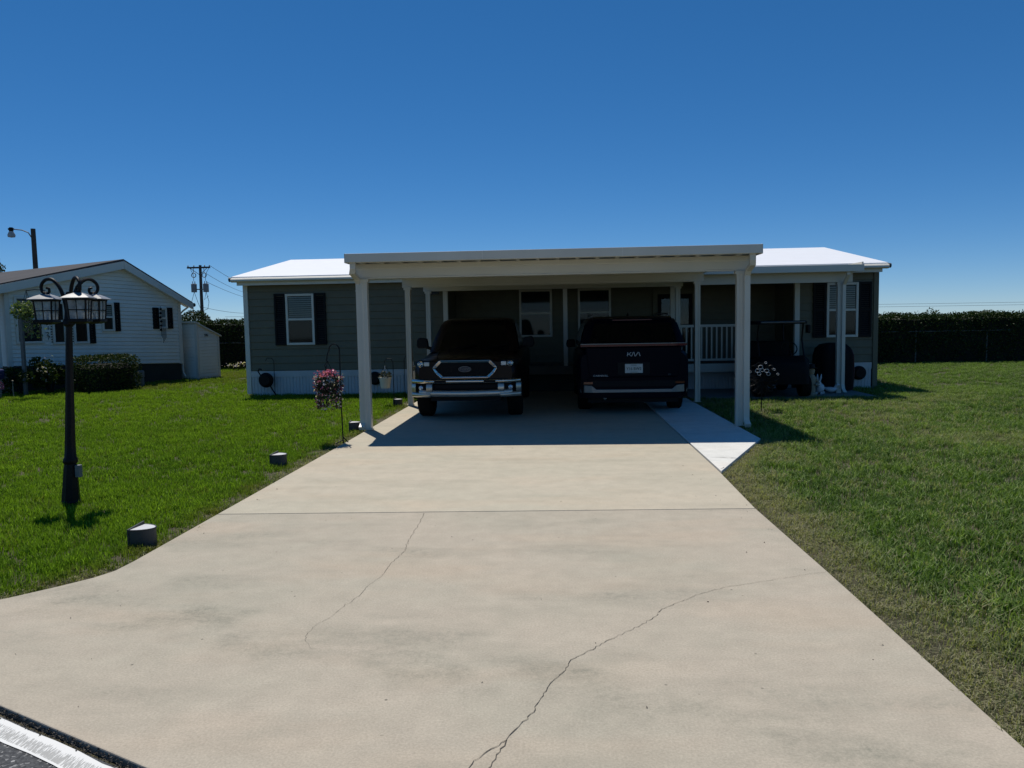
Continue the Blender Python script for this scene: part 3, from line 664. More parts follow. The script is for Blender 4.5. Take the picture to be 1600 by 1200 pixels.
# local x: along the right hand side wall going back, local -y: faces right; local +y goes left along the front
H0, H1, Ls, Ws = 1.72, 1.36, 0.95, 1.25
MB().loft([[(0, y, 0), (Ls, y, 0), (Ls, y, H1), (0, y, H0)] for y in (0.0, Ws)]).build('wall', M['nsiding'], shd)
ls = MB(); k = 0
while k*0.10 < H0:
    z = k*0.10; zt2 = min(z+0.10, H0)
    xe = Ls if z+0.1 < H1 else max(0.0, Ls*(H0-z-0.1)/(H0-H1))
    if xe > 0.05: ls.add([(0,-0.020,z+.012),(xe,-0.020,z+.012),(xe,-0.008,zt2),(0,-0.008,zt2),(0,0,z+.012),(xe,0,z+.012)], [(0,1,2,3),(0,4,5,1)])
    ls.add([(-0.020,0,z+.012),(-0.020,Ws,z+.012),(-0.008,Ws,zt2),(-0.008,0,zt2),(0,0,z+.012),(0,Ws,z+.012)], [(1,0,3,2),(0,1,5,4)]); k += 1
o = ls.build('lap_siding', M['nsiding'], shd); o['kind'] = 'stuff'
MB().loft([[(-0.10, y, H0+0.03), (Ls+0.10, y, H1-0.045), (Ls+0.10, y, H1-0.01), (-0.10, y, H0+0.075)] for y in (-0.06, Ws+0.06)]).build('roof', M['trim'], shd)
B(-0.03, 0.05, -0.03, 0.05, 0, H0).build('corner_trim', M['trim'], shd); B(Ls-0.05, Ls+0.02, -0.028, 0.04, 0, H1-.04).build('corner_trim', M['trim'], shd)
text_obj('shed_number', '596', 0.11, M['shutter'], shd, (0.40, -0.024, 1.36), ext=0.003)
MB().box(-0.05, -0.015, 0.86, 0.94, 0.55, 0.86).build('latch', M['shutter'], shd)

# ---------------------------------------------------------------- hedges and fence behind
def hedge(name, label, x0, x1, y0, y1, h, n, seed):
    hd = thing(name, label, 'hedge', ((x0+x1)/2, (y0+y1)/2, 0)); r = random.Random(seed)
    cx, cy = (x0+x1)/2, (y0+y1)/2
    m = MB(); N = int((x1-x0)/0.5); secs = []
    for i in range(N+1):
        x = x0-cx+(x1-x0)*i/N; hh = h - 0.13 + 0.02*math.sin(i*1.7+seed) + r.uniform(-.02, .02); d0 = y0-cy+.12+r.uniform(-.05, .05); d1 = y1-cy-.1
        secs.append([(x, d0, -0.06), (x, d1, -0.06), (x, d1, hh-.02), (x, d1-.2, hh), (x, d0+.15, hh), (x, d0, hh-.015)])
    m.loft(secs); m.build('twiggy_core', M['hedge_core'], hd)
    def top(x): return h + 0.025*math.sin(x*2.1+seed) + 0.02*math.sin(x*5.3) + 0.015*math.sin(x*11.7)
    def fn():
        x = r.uniform(x0, x1); t = r.random()
        if t < 0.5: p = (x-cx, y0-cy + r.gauss(0.04, 0.07), r.random()**0.75*top(x))
        elif t < 0.95: p = (x-cx, r.uniform(y0, y1)-cy, top(x) + r.gauss(-0.06, 0.05))
        else: p = (x-cx, r.uniform(y0, y1)-cy, top(x) + abs(r.gauss(0.01, 0.045)))
        return p
    leaves(fn, n, 0.085, M['hedge_leaf'], 'foliage', hd); return hd
hedge('hedge', 'long dark clipped hedge with a wire fence across the right back lawn', 7.6, 25.0, 27.75, 29.2, 1.66, 34000, 1)
hedge('hedge', 'dark hedge seen in the gap between white shed and grey green house', -22.0, -8.0, 27.9, 29.3, 1.90, 20000, 2)
fc = thing('wire_fence', 'low wire fence with steel posts half swallowed by the right hedge', 'fence', (16, 27.86, 0))
def wfence(t, x0, x1, n, rail):
    for i in range(n):
        x = x0 + (x1-x0)*i/(n-1)
        MB().tube([(x, 0, -0.05), (x, 0, 1.13)], 0.028, 8).build('post', M['galv'], t)
    MB().tube([(x0, 0, 1.09), (x1, 0, 1.09)], 0.021, 8).build('top_rail', M['galv'], t)
    m = MB(); k = int((x1-x0)/0.35)
    for i in range(k+3):
        for s in (1, -1):
            a = x0 + i*0.35; b = a + s*1.05
            if x0 <= b <= x1 and x0 <= a <= x1: m.add([(a, .03, 0.02), (a+.006, .03, 0.02), (b+.006, .03, 1.07), (b, .03, 1.07)], [(0,1,2,3)])
    o = m.build('chain_link', M['hedge_core'], t); o['kind'] = 'stuff'
wfence(fc, -8.2, 8.8, 8, True)
fc2 = thing('wire_fence', 'low wire fence before the hedge in the gap beside the white shed', 'fence', (-12, 27.98, 0))
wfence(fc2, -4.5, 3.8, 4, True)
wf = thing('flowering_plant', 'low white flowering plant at the hedge foot beside the shed', 'plant', (-11.55, 27.1, 0.08))
MB().tube([(0,0,0),(0.05,0,0.2),(0.12,0,0.3)], 0.012, 5).build('stem', M['hedge_core'], wf)
leaves(lambda: (random.gauss(0, .32), random.gauss(0, .12), random.uniform(.05, .3)), 60, 0.09, M['bush_leaf'], 'leaves', wf)
leaves(lambda: (random.gauss(0, .28), random.gauss(-.05, .1), random.uniform(.16, .34)), 34, 0.10, M['flower_white'], 'blossoms', wf)

# ---------------------------------------------------------------- shrubs before the neighbour's wall
def dome_fn(rx, ry, rzz, zc, shell=0.35, boxy=1.0):
    def fn():
        while True:
            v = np.array([random.uniform(-1, 1) for _ in range(3)]); l = (abs(v[0])**(2*boxy)+abs(v[1])**(2*boxy)+abs(v[2])**(2*boxy))**(1/(2*boxy))
            if 1-shell < l <= 1.02: return (v[0]*rx, v[1]*ry, zc+v[2]*rzz)
    return fn
bh = thing('clipped_bush', 'dark boxy clipped bush with a sunlit top before the white house', 'bush', (-11.45, 18.75, 0.08), nrz)
secs = []
for z, k in ((0.0, 0.85), (0.25, 0.93), (0.62, 0.92), (0.72, 0.75)):
    secs.append([(a*0.62*k, b*0.48*k, z) for a, b in ((-1,-.6),(-.7,-1),(.7,-1),(1,-.6),(1,.6),(.7,1),(-.7,1),(-1,.6))])
MB().loft(secs).build('twiggy_core', M['hedge_core'], bh)
leaves(dome_fn(0.72, 0.58, 0.5, 0.46, 0.26, 3.0), 6500, 0.06, M['bush_leaf'], 'foliage', bh)
def shrub(label, loc, rx, ry, h, n, mat='bush_leaf', fl=None, name='shrub'):
    t = thing(name, label, 'shrub', loc)
    m = MB()
    for k in range(5): a = k*1.3; m.tube([(0,0,-0.05),(0.3*rx*math.cos(a),0.3*ry*math.sin(a),h*0.45),(0.7*rx*math.cos(a),0.7*ry*math.sin(a),h*0.8)], [0.02,0.014,0.006], 5)
    m.build('stem', M['hedge_core'], t)
    lump = [(random.uniform(-.6,.6)*rx, random.uniform(-.6,.6)*ry, random.uniform(.3,.85)*h, random.uniform(.35,.6)) for _ in range(9)]
    def fn():
        c = random.choice(lump); v = np.random.default_rng(random.randrange(1<<30)).normal(size=3); v /= np.linalg.norm(v)
        q = c[3]*random.uniform(.55, 1.0); return (c[0]+v[0]*q*rx*.8, c[1]+v[1]*q*ry*.8, max(0.01, c[2]+v[2]*q*h*.45))
    leaves(fn, n, 0.085, M[mat], 'foliage', t)
    if fl: leaves(lambda: (random.gauss(fl[0], .09), random.gauss(fl[1], .08), random.gauss(fl[2], .13)), 30, 0.075, M['flower_white'], 'blossoms', t)
    return t
shrub('loose dark shrub with white blossoms left of the clipped bush', (-12.55, 18.2, 0.08), 0.55, 0.45, 0.95, 1500, fl=(0.12, -0.35, 0.62))
shrub('dark leafy shrub behind the thin garden stake by the white wall', (-12.95, 17.75, 0.08), 0.5, 0.45, 0.72, 1200)
tp = thing('trellis_post', 'tall thin weathered post among the shrubs by the white wall', 'post', (-12.71, 17.55, 0.06))
B(-0.035, 0.035, -0.035, 0.035, 0, 1.9).build('post', M['galv'], tp); B(-0.05, 0.05, -0.05, 0.05, 1.9, 1.93).build('cap', M['galv'], tp)
gs = thing('garden_stake', 'short thin pale stake leaning before the left shrubs', 'stake', (-12.75, 17.2, 0.06))
MB().tube([(0,0,0),(-0.02,0,0.2),(-0.03,0.02,0.42)], [0.012,0.012,0.007], 6).build('rod', M['tan_stone'], gs); MB().lathe([(0,0),(.02,.01),(.02,.03),(0,.045)], 8, (-0.03,.02,.42)).build('knob', M['tan_stone'], gs)
bn = thing('storage_bin', 'grey bin with dark blue lid at the far left by the porch column', 'bin', (-12.98, 16.75, 0.08), 0.3)
MB().loft([[(a*.2*k, b*.2*k, z) for a, b in ((-1,-.8),(-.8,-1),(.8,-1),(1,-.8),(1,.8),(.8,1),(-.8,1),(-1,.8))] for z, k in ((0,.82),(.48,1))]).build('body', M['bin_grey'], bn)
B(-0.24, 0.24, -0.24, 0.24, 0.48, 0.72).build('lid', M['bin_blue'], bn, bevel=0.04)
pf_ = thing('purple_plant', 'purple leaved plant in a low tub in front of the blue lidded bin', 'plant', (-12.72, 16.45, 0.06))
MB().lathe([(0.10,0),(0.15,0.18),(0.16,0.2),(0.13,0.2)], 12).build('tub', M['nskirt'], pf_)
leaves(dome_fn(0.26, 0.22, 0.2, 0.36, 0.8), 260, 0.075, M['purple_leaf'], 'leaves', pf_)
hb = thing('hanging_fern', 'pale leafy basket hanging at the neighbour porch behind the lantern', 'hanging plant', (-12.25, 17.15, 2.12))
MB().lathe([(0.02,-0.14),(0.12,-0.10),(0.17,0.0),(0.15,0.0)], 12).build('basket', M['hedge_core'], hb)
hg = MB()
for k in range(3): a = k*2.1; hg.tube([(0.15*math.cos(a), 0.15*math.sin(a), 0), (0, 0, 0.48)], 0.006, 4)
hg.build('hanger', M['black_metal'], hb)
leaves(dome_fn(0.36, 0.34, 0.22, 0.02, 0.7), 420, 0.09, M['fern_leaf'], 'leaves', hb)
leaves(lambda: (random.gauss(.12,.12), random.gauss(-.12,.1), random.uniform(-.62, 0)), 110, 0.075, M['fern_leaf'], 'trailing_leaves', hb)
hbk = MB().tube([(0,0,0.48),(-0.05,0.35,0.52),(-0.1,0.8,0.52)], 0.012, 6).build('bracket', M['black_metal'], hb)

# ---------------------------------------------------------------- trees and poles far behind
def tree(label, loc, h, tr, rad, n, leaf, mat='hedge_leaf', squash=0.8, nb_=8):
    t = thing('tree', label, 'tree', loc)
    m = MB(); m.tube([(0,0,-.2),(0.03*h,0,h*.3),(0,0.02*h,h*.62),(0.02*h,0,h*.8)], [tr,tr*.8,tr*.55,tr*.25], 8)
    lumps = []
    for k in range(nb_):
        a = k*2.4; q = rad*random.uniform(.45,.8); z = h*random.uniform(.55,.95)
        m.tube([(0.01*h,0,h*.45),(q*.6*math.cos(a),q*.6*math.sin(a),z*.88),(q*math.cos(a),q*math.sin(a),z)], [tr*.4,tr*.25,tr*.1], 5)
        lumps.append((q*math.cos(a), q*math.sin(a), z, rad*random.uniform(.35,.55)))
    lumps.append((0,0,h*.95,rad*.5)); m.build('trunk', M['wood_pole'], t)
    def fn():
        c = random.choice(lumps); v = rng.normal(size=3); v /= np.linalg.norm(v); q = c[3]*random.uniform(.6,1.05)
        return (c[0]+v[0]*q, c[1]+v[1]*q, c[2]+v[2]*q*squash)
    leaves(fn, n, leaf, M[mat], 'crown', t); return t
dt_ = thing('tree', 'round topped dark tree rising behind the white shed', 'tree', (-17.45, 36.2, 0))
MB().tube([(0,0,-.2),(0.05,0,.8),(0,0,1.6)], [.09,.07,.04], 7).build('trunk', M['wood_pole'], dt_)
leaves(dome_fn(0.78, 0.75, 0.72, 1.83, 0.5), 3600, 0.10, M['hedge_leaf'], 'crown', dt_)
tree('tall tree top showing over the roof at the far left', (-34.4, 45.0, 0), 6.3, 0.16, 1.25, 3000, 0.16)
tree('small sparse tree just clearing the right hedge', (28.3, 60.0, 0), 2.1, 0.05, 0.6, 260, 0.16, 'palm_leaf')
pm = thing('palm_tree', 'low palm crown just clearing the right hedge', 'palm tree', (32.1, 60.0, 0))
MB().tube([(0,0,-.2),(0.03,0,0.8),(0,0,1.55)], [.2,.15,.13], 9).build('trunk', M['wood_pole'], pm)
fm = MB()
for k in range(26):
    a = k*2.399; e = 0.15 + 0.95*((k*0.618) % 1.0); L = random.uniform(.8, 1.05)
    pts = [Vector((math.cos(a)*L*s*math.cos(e*(1-.55*s)), math.sin(a)*L*s*math.cos(e*(1-.55*s)), 1.55 + L*s*math.sin(e)*(1-.42*s))) for s in (0, .25, .5, .75, 1)]
    side = Vector((-math.sin(a), math.cos(a), 0))
    for i in range(4):
        for q in range(5):
            p = pts[i].lerp(pts[i+1], q/5); wl = 0.26*math.sin(PI*min(1, (i+q/5)/4*.9+.1))
            for s_ in (-1, 1):
                tip = p + side*s_*wl + (pts[i+1]-pts[i]).normalized()*wl*.6 - Vector((0,0,wl*.35)); pe = pts[i].lerp(pts[i+1], min(1, q/5+.22))
                fm.add([p, pe, tip], [(0, 1, 2)])
o = fm.build('crown', M['palm_leaf'], pm); o['kind'] = 'stuff'

up_ = thing('utility_pole', 'wooden utility pole with crossarm and transformers between the houses', 'utility pole', (-35.45, 75, 0))
MB().tube([(0,0,-.5),(0.05,0,4),(0.08,0,7.95)], [.19,.16,.13], 10).build('pole', M['wood_pole'], up_)
B(-1.2, 1.15, -0.20, -0.08, 7.62, 7.78).build('crossarm', M['wood_pole'], up_)
for x in (-0.85, 0.8): MB().tube([(x,-0.13,7.62),(0.05,-0.13,6.98)], 0.03, 5).build('crossarm_brace', M['galv'], up_)
for x in (-0.60, 0.62):
    t = MB().lathe([(0.0,5.25),(0.26,5.27),(0.27,5.32),(0.27,6.02),(0.29,6.03),(0.25,6.10),(0.0,6.14)], 14, (x,-0.12,0)).build('transformer', M['trans_grey'], up_, smooth=True)
    for dx in (-.11, .11): MB().lathe([(.045,6.10),(.05,6.16),(.03,6.2),(.05,6.24),(.03,6.28),(.05,6.32),(.02,6.36)], 8, (x+dx,-.12,0)).build('bushing', M['trans_grey'], t)
    0; B(min(x,0)+.05, max(x,0)-.05, -.15, -.09, 5.5, 5.6).build('bracket', M['galv'], t)
for x in (-1.1, -.5, .6, 1.08): MB().lathe([(.03,7.78),(.07,7.82),(.04,7.86),(.07,7.9),(.03,7.94)], 8, (x,-.14,0)).build('insulator', M['trans_grey'], up_)
for x in (-.55, .5): MB().tube([(x,-.14,7.62),(x*1.03,-.14,7.4),(x*1.05,-.14,7.15)], .03, 5).build('hanger', M['trans_grey'], up_); MB().tube(arc(x*1.02, 6.95, .22, 0, 2*PI, 12, -.14), .045, 5).build('switch_loop', M['trans_grey'], up_)
for pts in ([(-.6,-.12,5.3),(-.9,-.1,4.4),(-1.25,0,2.6)], [(-.6,-.12,5.3),(-.3,-.1,4.3),(0.05,-.1,3.4),(-.8,-.1,2.4)], [(.62,-.12,5.3),(.85,-.1,4.3),(.7,-.1,3.6),(.15,-.1,3.4)], [(.62,-.12,5.3),(.4,-.1,4.5),(.85,-.1,4.9)], [(1.1,-.1,7.8),(.62,-.1,7.0),(.62,-.12,6.36)], [(-1.0,-.1,7.8),(-.62,-.1,7.0),(-.6,-.12,6.36)]):
    MB().tube(pts, .022, 4).build('jumper_wire', M['wire'], up_)
def wire(label, a, b, sag, r=0.02, n=14, group='overhead wires running away behind the house'):
    a, b = Vector(a), Vector(b); pts = [a.lerp(b, i/n) - Vector((0, 0, 4*sag*(i/n)*(1-i/n))) for i in range(n+1)]
    o = MB().tube(pts, r, 5).build('overhead_wire', M['wire']); return tag(o, label, 'wire', group)
wire('uppermost overhead wire leaving the right tip of the crossarm', (-34.3, 74.9, 7.85), (-56, 145, 8.6), 0.5)
wire('second overhead wire below the crossarm tip slanting down right', (-34.9, 74.9, 7.2), (-56, 145, 8.0), 0.8)
wire('third overhead wire starting above the transformer cans', (-34.8, 74.9, 6.3), (-56, 145, 6.9), 0.5)
wire('lower overhead wire sloping from below the transformer cans', (-35.2, 74.9, 3.75), (-56, 145, 4.8), 0.5)
wire('thin level wire low over the hedge left of the grey green house', (-75, 170, 4.2), (-40, 170, 4.2), 0.1, 0.03)
wire('upper of two level wires over the right hedge', (0, 250, 6.1), (190, 250, 5.2), 0.2, 0.04, group='level wires over the right hedge')
wire('lower of two level wires over the right hedge', (0, 250, 5.3), (190, 250, 4.4), 0.2, 0.04, group='level wires over the right hedge')
sl = thing('area_light', 'wooden pole with a lamp arm showing over the neighbour roof', 'street light', (-29.35, 42, 0))
MB().tube([(0,0,-.5),(0,0,7.42)], [.16,.125], 10).build('pole', M['wood_pole'], sl)
MB().tube([(-.1,-.05,6.95),(-.25,-.05,7.2),(-.6,-.05,7.35),(-1.1,-.05,7.42)], .03, 7).build('arm', M['galv'], sl)
hd_ = MB(); hd_.lathe([(.09,7.52),(.12,7.45),(.12,7.36),(.10,7.30)], 12, (-1.25,-.05,0)); hd_.box(-1.4,-1.1,-.1,0,7.38,7.48); hd_.build('lamp_head', M['shutter'], sl)
MB().lathe([(.11,7.30),(.20,7.10),(.18,6.98),(.0,6.95)], 12, (-1.25,-.05,0)).build('refractor', M['curtain'], sl, smooth=True)
# ---------------------------------------------------------------- vehicles under the carport
def cut(o, cutters):
    """carve wheel openings into a body mesh"""
    tmp = []
    for c in cutters:
        b = o.modifiers.new('cut', 'BOOLEAN'); b.operation = 'DIFFERENCE'; b.object = c; b.solver = 'EXACT'; tmp.append(c)
    dg = bpy.context.evaluated_depsgraph_get(); me = bpy.data.meshes.new_from_object(o.evaluated_get(dg))
    o.modifiers.clear(); o.data = me
    for c in tmp: bpy.data.objects.remove(c)
    me.polygons.foreach_set('use_smooth', [True]*len(me.polygons)); me.set_sharp_from_angle(angle=math.radians(32))
def body_sec(y, hw, zb, zsh, zt, crown=0.05):
    h = [(hw*.86, zb), (hw*.97, zb+.06), (hw, zb+.2), (hw, zsh-.16), (hw-.02, zsh-.04), (hw-.09, zsh+.02), (hw*.6, zt-.012), (hw*.3, zt)]
    return [(x, y, z) for x, z in h] + [(-x, y, z) for x, z in h[::-1]]
def ring8(y0, y1, hw, z, c=.12):
    return [(-hw, y0+c, z), (-hw+c, y0+.02, z), (hw-c, y0+.02, z), (hw, y0+c, z), (hw, y1-c, z), (hw-c, y1, z), (-hw+c, y1, z), (-hw, y1-c, z)]
def wheel(parent, x, y, r, w_, s, loc_z=None):
    o = MB().lathe([(r*.62, -w_/2), (r*.93, -w_/2), (r, -w_/2+.03), (r, w_/2-.03), (r*.93, w_/2), (r*.62, w_/2)], 28, (0,0,0), 'x').build('wheel', M['rubber'], parent, smooth=True, loc=(x, y, r))
    rm = MB(); rm.lathe([(0, s*(w_/2-.05)), (r*.16, s*(w_/2-.04)), (r*.60, s*(w_/2-.07)), (r*.63, s*w_/2), (r*.63, -s*w_/2), (0, -s*w_/2)], 20, (0,0,0), 'x')
    for k in range(5):
        a = k*2*PI/5; rm.mbox((.03, r*.5, .06), Matrix.Translation((s*(w_/2-.035), math.cos(a)*r*.36, math.sin(a)*r*.36)) @ Matrix.Rotation(a, 4, 'X'))
    rm.build('rim', M['silver'], o); return o
def cyl(x0, x1, y, z, r): return MB().lathe([(r, x0), (r, x1)], 26, (0, y, z), 'x').build('wheel_opening', M['dark_plastic'])
def cpatch(name, secs, mat, parent, off=(0, -0.012, 0)):
    return MB().loft([[tuple(Vector(p)+Vector(off)) for p in s_] for s_ in secs], closed=False, caps=False).build(name, mat, parent, smooth=True)

# pickup, facing the road
tk = thing('pickup_truck', 'dark red pickup with chrome grille surround parked nose out under the carport', 'pickup truck', (-1.56, 12.78, 0.0))
wb = [(0.13,.80,.60,.97,1.02),(0.20,.86,.52,.99,1.06),(0.40,.915,.50,1.01,1.10),(0.95,.93,.46,1.03,1.135),(1.42,.93,.42,1.06,1.16),(1.7,.93,.42,1.10,1.17),(3.55,.93,.42,1.12,1.16),(3.62,.93,.45,1.12,1.15),(5.22,.92,.5,1.12,1.15),(5.28,.88,.52,1.08,1.10)]
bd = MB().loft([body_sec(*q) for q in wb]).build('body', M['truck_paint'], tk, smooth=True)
cut(bd, [cyl(.60,1.1,.95,.40,.46), cyl(-1.1,-.60,.95,.40,.46), cyl(.60,1.1,4.17,.40,.46), cyl(-1.1,-.60,4.17,.40,.46)])
for s in (-1, 1): MB().tube([(s*.50,.28,1.075),(s*.56,.8,1.125),(s*.62,1.38,1.155)], [.012,.02,.012], 6).build('hood_crease', M['truck_paint'], bd, smooth=True)
cabs = [ring8(1.42,3.68,.84,1.13), ring8(1.80,3.64,.80,1.36), ring8(2.22,3.56,.72,1.62), ring8(2.36,3.50,.69,1.705), ring8(2.62,3.30,.58,1.755)]
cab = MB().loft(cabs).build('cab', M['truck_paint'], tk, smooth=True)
cpatch('windshield', [[Vector(r_[1]).lerp(Vector(r_[2]), t_) for t_ in (.04,.35,.65,.96)] for r_ in (cabs[0],cabs[1],cabs[2],cabs[3])], M['car_glass'], tk)
for s in (-1, 1):
    i0, i1 = (7, 0) if s < 0 else (4, 3)
    sw = [[Vector(r_[i1]).lerp(Vector(r_[i0]), t_) for t_ in (.08, .5, .92)] for r_ in (cabs[0],cabs[1],cabs[2])]
    cpatch('side_window', sw, M['car_glass'], tk, (s*.008, 0, .03))
    mr = MB(); mr.loft([[(s*x, y, z) for x, z in ((.90,1.20),(1.10,1.19),(1.13,1.25),(1.12,1.36),(1.08,1.40),(.93,1.38))] for y in (1.78,1.92)]); mr.build('mirror', M['dark_plastic'], tk, bevel=.02)
    MB().tube([(s*.80,1.85,1.16),(s*.95,1.84,1.22)], .035, 6).build('mirror_arm', M['dark_plastic'], tk)
for x in (-.45, .15): MB().tube([(x,1.40,1.165),(x+.5,1.62,1.27)], .010, 5).build('wiper', M['dark_plastic'], tk)
for x in (-.80, .80):
    for y in (.95, 4.17): wheel(tk, x, y, .395, .25, 1 if x > 0 else -1)
def oct_(hw, h0, h1, c): return [(-hw, (h0+h1)/2+.02), (-hw+.03, h1-c), (-hw+c+.03, h1), (hw-c-.03, h1), (hw-.03, h1-c), (hw, (h0+h1)/2+.02), (hw-.05, h0+c), (hw-c-.06, h0), (-hw+c+.06, h0), (-hw+.05, h0+c)]
op, ip = oct_(.55,.735,1.035,.085), oct_(.505,.765,.995,.075)
gs_ = MB(); n_ = len(op)
for i in range(n_):
    k = (i+1) % n_
    gs_.loft([[(a[0],.045,a[1]),(a[0],.135,a[1]),(b[0],.135,b[1]),(b[0],.045+.012,b[1])] for a, b in ((op[i],ip[i]),(op[k],ip[k]))])
gs_.build('grille_surround', M['chrome'], tk, bevel=.006)
gr = MB(); gr.prismy(oct_(.51,.76,1.0,.075), .10, .13); gi = gr.build('grille', M['dark_plastic'], tk)
gb_ = MB()
for z in (.80,.84,.92,.96): gb_.box(-.47,.47,.085,.099,z-.008,z+.008)
for i in range(21): gb_.box(-.45+i*.045-.004,-.45+i*.045+.004,.089,.099,.775,.985)
gb_.build('grille_bars', M['dark_plastic'], gi)['kind'] = 'stuff'
em = MB().lathe([(0,-.012),(.97,-.012),(1.0,0),(1.0,.015),(0,.015)], 32, (0,0,0), 'y').build('emblem', M['emblem'], gi, loc=(0,.075,.885)); em.scale = (.105,1,.047)
emr = MB().tube([(.105*math.cos(a*PI/16),.062,.885+.047*math.sin(a*PI/16)) for a in range(32)], .003, 5, True).build('emblem_rim', M['silver'], gi)
text_obj('emblem_lettering', 'Ford', .082, M['galv'], gi, (0,.060,.885), sx=1.1)
for s in (-1, 1):
    h = MB(); h.loft([[(s*x, y+d_, z) for x, y, z in ((.585,.12,.925),(.80,.16,.915),(.885,.28,.935),(.90,.40,1.02),(.80,.22,1.035),(.585,.15,1.03))] for d_ in (0,.10)])
    hh = h.build('headlight', M['dark_plastic'], tk, bevel=.008)
    MB().tube([(s*.765+.044*math.cos(a*PI/10), .135, .975+.044*math.sin(a*PI/10)) for a in range(20)], .010, 6, True).build('lamp_ring', M['chrome'], hh)
    MB().lathe([(0,0),(.036,.012),(.036,.04)], 14, (s*.765,.128,.975), 'y').build('projector', M['lamp_lens'], hh, smooth=True)
    l2 = MB(); l2.box(min(s*.61,s*.70),max(s*.61,s*.70),.105,.13,.94,1.01); l2.build('turn_lamp', M['lamp_lens'], hh, bevel=.008)
def ycurve(x): return 0.02 + .16*max(0, (abs(x)-.60)/.32)**2
def sweep(xs_, z0f, z1f, dep, yo=0):
    return [[(x, ycurve(x)+yo+dep, z0f(x)), (x, ycurve(x)+yo+dep, z1f(x))] + [(x, ycurve(x)+yo+q_*min(dep, .05), z1f(x)+(z0f(x)-z1f(x))*h_) for q_, h_ in ((.9,0),(.35,.06),(.08,.22),(0,.42),(0,.58),(.08,.78),(.35,.94),(.9,1))] for x in xs_]
bx = [-.94,-.88,-.8,-.72,-.64,-.5,-.3,0,.3,.5,.64,.72,.8,.88,.94]
MB().loft(sweep(bx, lambda x: .645, lambda x: .715, .12)).build('bumper_bar', M['chrome'], tk, smooth=True, bevel=.008)
for x in (-.42, .42): B(x-.10, x+.10, .012, .03, .66, .70).build('bumper_slot', M['dark_plastic'], tk)
MB().loft(sweep(bx[2:-2], lambda x: .41+.02*abs(x), lambda x: .525+.03*abs(x)**2, .12, .012)).build('lower_bumper', M['bumper_silver'], tk, smooth=True, bevel=.01)
MB().loft(sweep(bx[3:-3], lambda x: .52, lambda x: .65, .05, .09)).build('lower_grille', M['dark_plastic'], tk)
for s in (-1, 1):
    c_ = MB(); xs2 = [s*x for x in (.60,.68,.78,.88,.94)]
    c_.loft(sweep(xs2, lambda x: .41, lambda x: .495, .14)); c_.loft(sweep([s*x for x in (.56,.66)], lambda x: .49, lambda x: .645, .12)); c_.loft(sweep([s*x for x in (.86,.94)], lambda x: .49, lambda x: .645, .14))
    c_.build('bumper_end', M['bumper_silver'], tk, smooth=True)
    MB().loft(sweep([s*x for x in (.65,.76,.88)], lambda x: .49, lambda x: .645, .03, .07)).build('fog_pocket', M['dark_plastic'], tk)
    MB().lathe([(0,-.01),(.035,0),(.042,.012),(.042,.04)], 14, (s*.765, ycurve(.765)+.045, .57), 'y').build('fog_lamp', M['lamp_lens'], tk, smooth=True)
B(-.60,.60,.16,.7,.34,.46).build('skid_plate', M['dark_plastic'], tk)

# minivan, tail towards the road
vn = thing('minivan', 'dark blue minivan backed to the road on the right side under the carport', 'minivan', (1.345, 13.50, 0.0))
vb = [(0.06,.90,.33,.62,.70),(0.07,.93,.30,1.06,1.16),(0.16,.965,.28,1.10,1.22),(0.6,.99,.27,1.10,1.22),(3.4,.99,.27,1.08,1.18),(3.9,.98,.28,1.04,1.12),(4.6,.96,.29,.96,1.03),(5.02,.88,.32,.84,.92),(5.14,.74,.40,.70,.76)]
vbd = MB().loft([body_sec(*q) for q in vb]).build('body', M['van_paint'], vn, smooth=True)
cut(vbd, [cyl(.66,1.2,.98,.36,.41), cyl(-1.2,-.66,.98,.36,.41), cyl(.66,1.2,4.07,.36,.41), cyl(-1.2,-.66,4.07,.36,.41)])
vcs = [ring8(.12,4.25,.93,1.18), ring8(.20,3.75,.89,1.36), ring8(.32,3.25,.82,1.58), ring8(.42,3.0,.77,1.68), ring8(.75,2.7,.62,1.735)]
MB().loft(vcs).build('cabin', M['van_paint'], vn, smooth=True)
cpatch('rear_window', [[Vector(r_[1]).lerp(Vector(r_[2]), t_) for t_ in (.02,.35,.65,.98)] for r_ in (vcs[0],vcs[1],vcs[2])], M['car_glass'], vn, (0,-.012,.03))
for s in (-1, 1):
    i0, i1 = (7, 0) if s < 0 else (4, 3)
    cpatch('side_window', [[Vector(r_[i1]).lerp(Vector(r_[i0]), t_) for t_ in (.04,.3,.6,.9)] for r_ in (vcs[0],vcs[1],vcs[2])], M['car_glass'], vn, (s*.008,0,.03))
    MB().tube([(s*.70,.75,1.735),(s*.70,.9,1.775),(s*.69,2.6,1.78),(s*.68,2.75,1.74)], .016, 6).build('roof_rail', M['silver'], vn)
    mr = MB(); mr.loft([[(s*x, y, z) for x, z in ((.93,1.10),(1.12,1.09),(1.14,1.16),(1.12,1.26),(.96,1.27))] for y in (3.5,3.63)]); mr.build('mirror', M['van_paint'], vn, bevel=.02)
sp = MB(); sp.loft([[(x, .34+.03*abs(x), 1.655), (x, .52, 1.70), (x, .52, 1.725), (x, .31+.03*abs(x), 1.690)] for x in (-.70,-.4,0,.4,.70)]); spo = sp.build('spoiler', M['van_paint'], vn, smooth=True)
B(-.35,.35,.318,.330,1.660,1.672).build('brake_lamp', M['red_lens'], spo)
MB().loft([[(0,1.0,1.735),(-.02,1.06,1.74),(0.02,1.06,1.74)],[(0,1.10,1.80),(-.006,1.12,1.80),(.006,1.12,1.80)],[(0,1.2,1.735),(-.02,1.22,1.735),(.02,1.22,1.735)]], True).build('antenna_fin', M['van_paint'], vn)
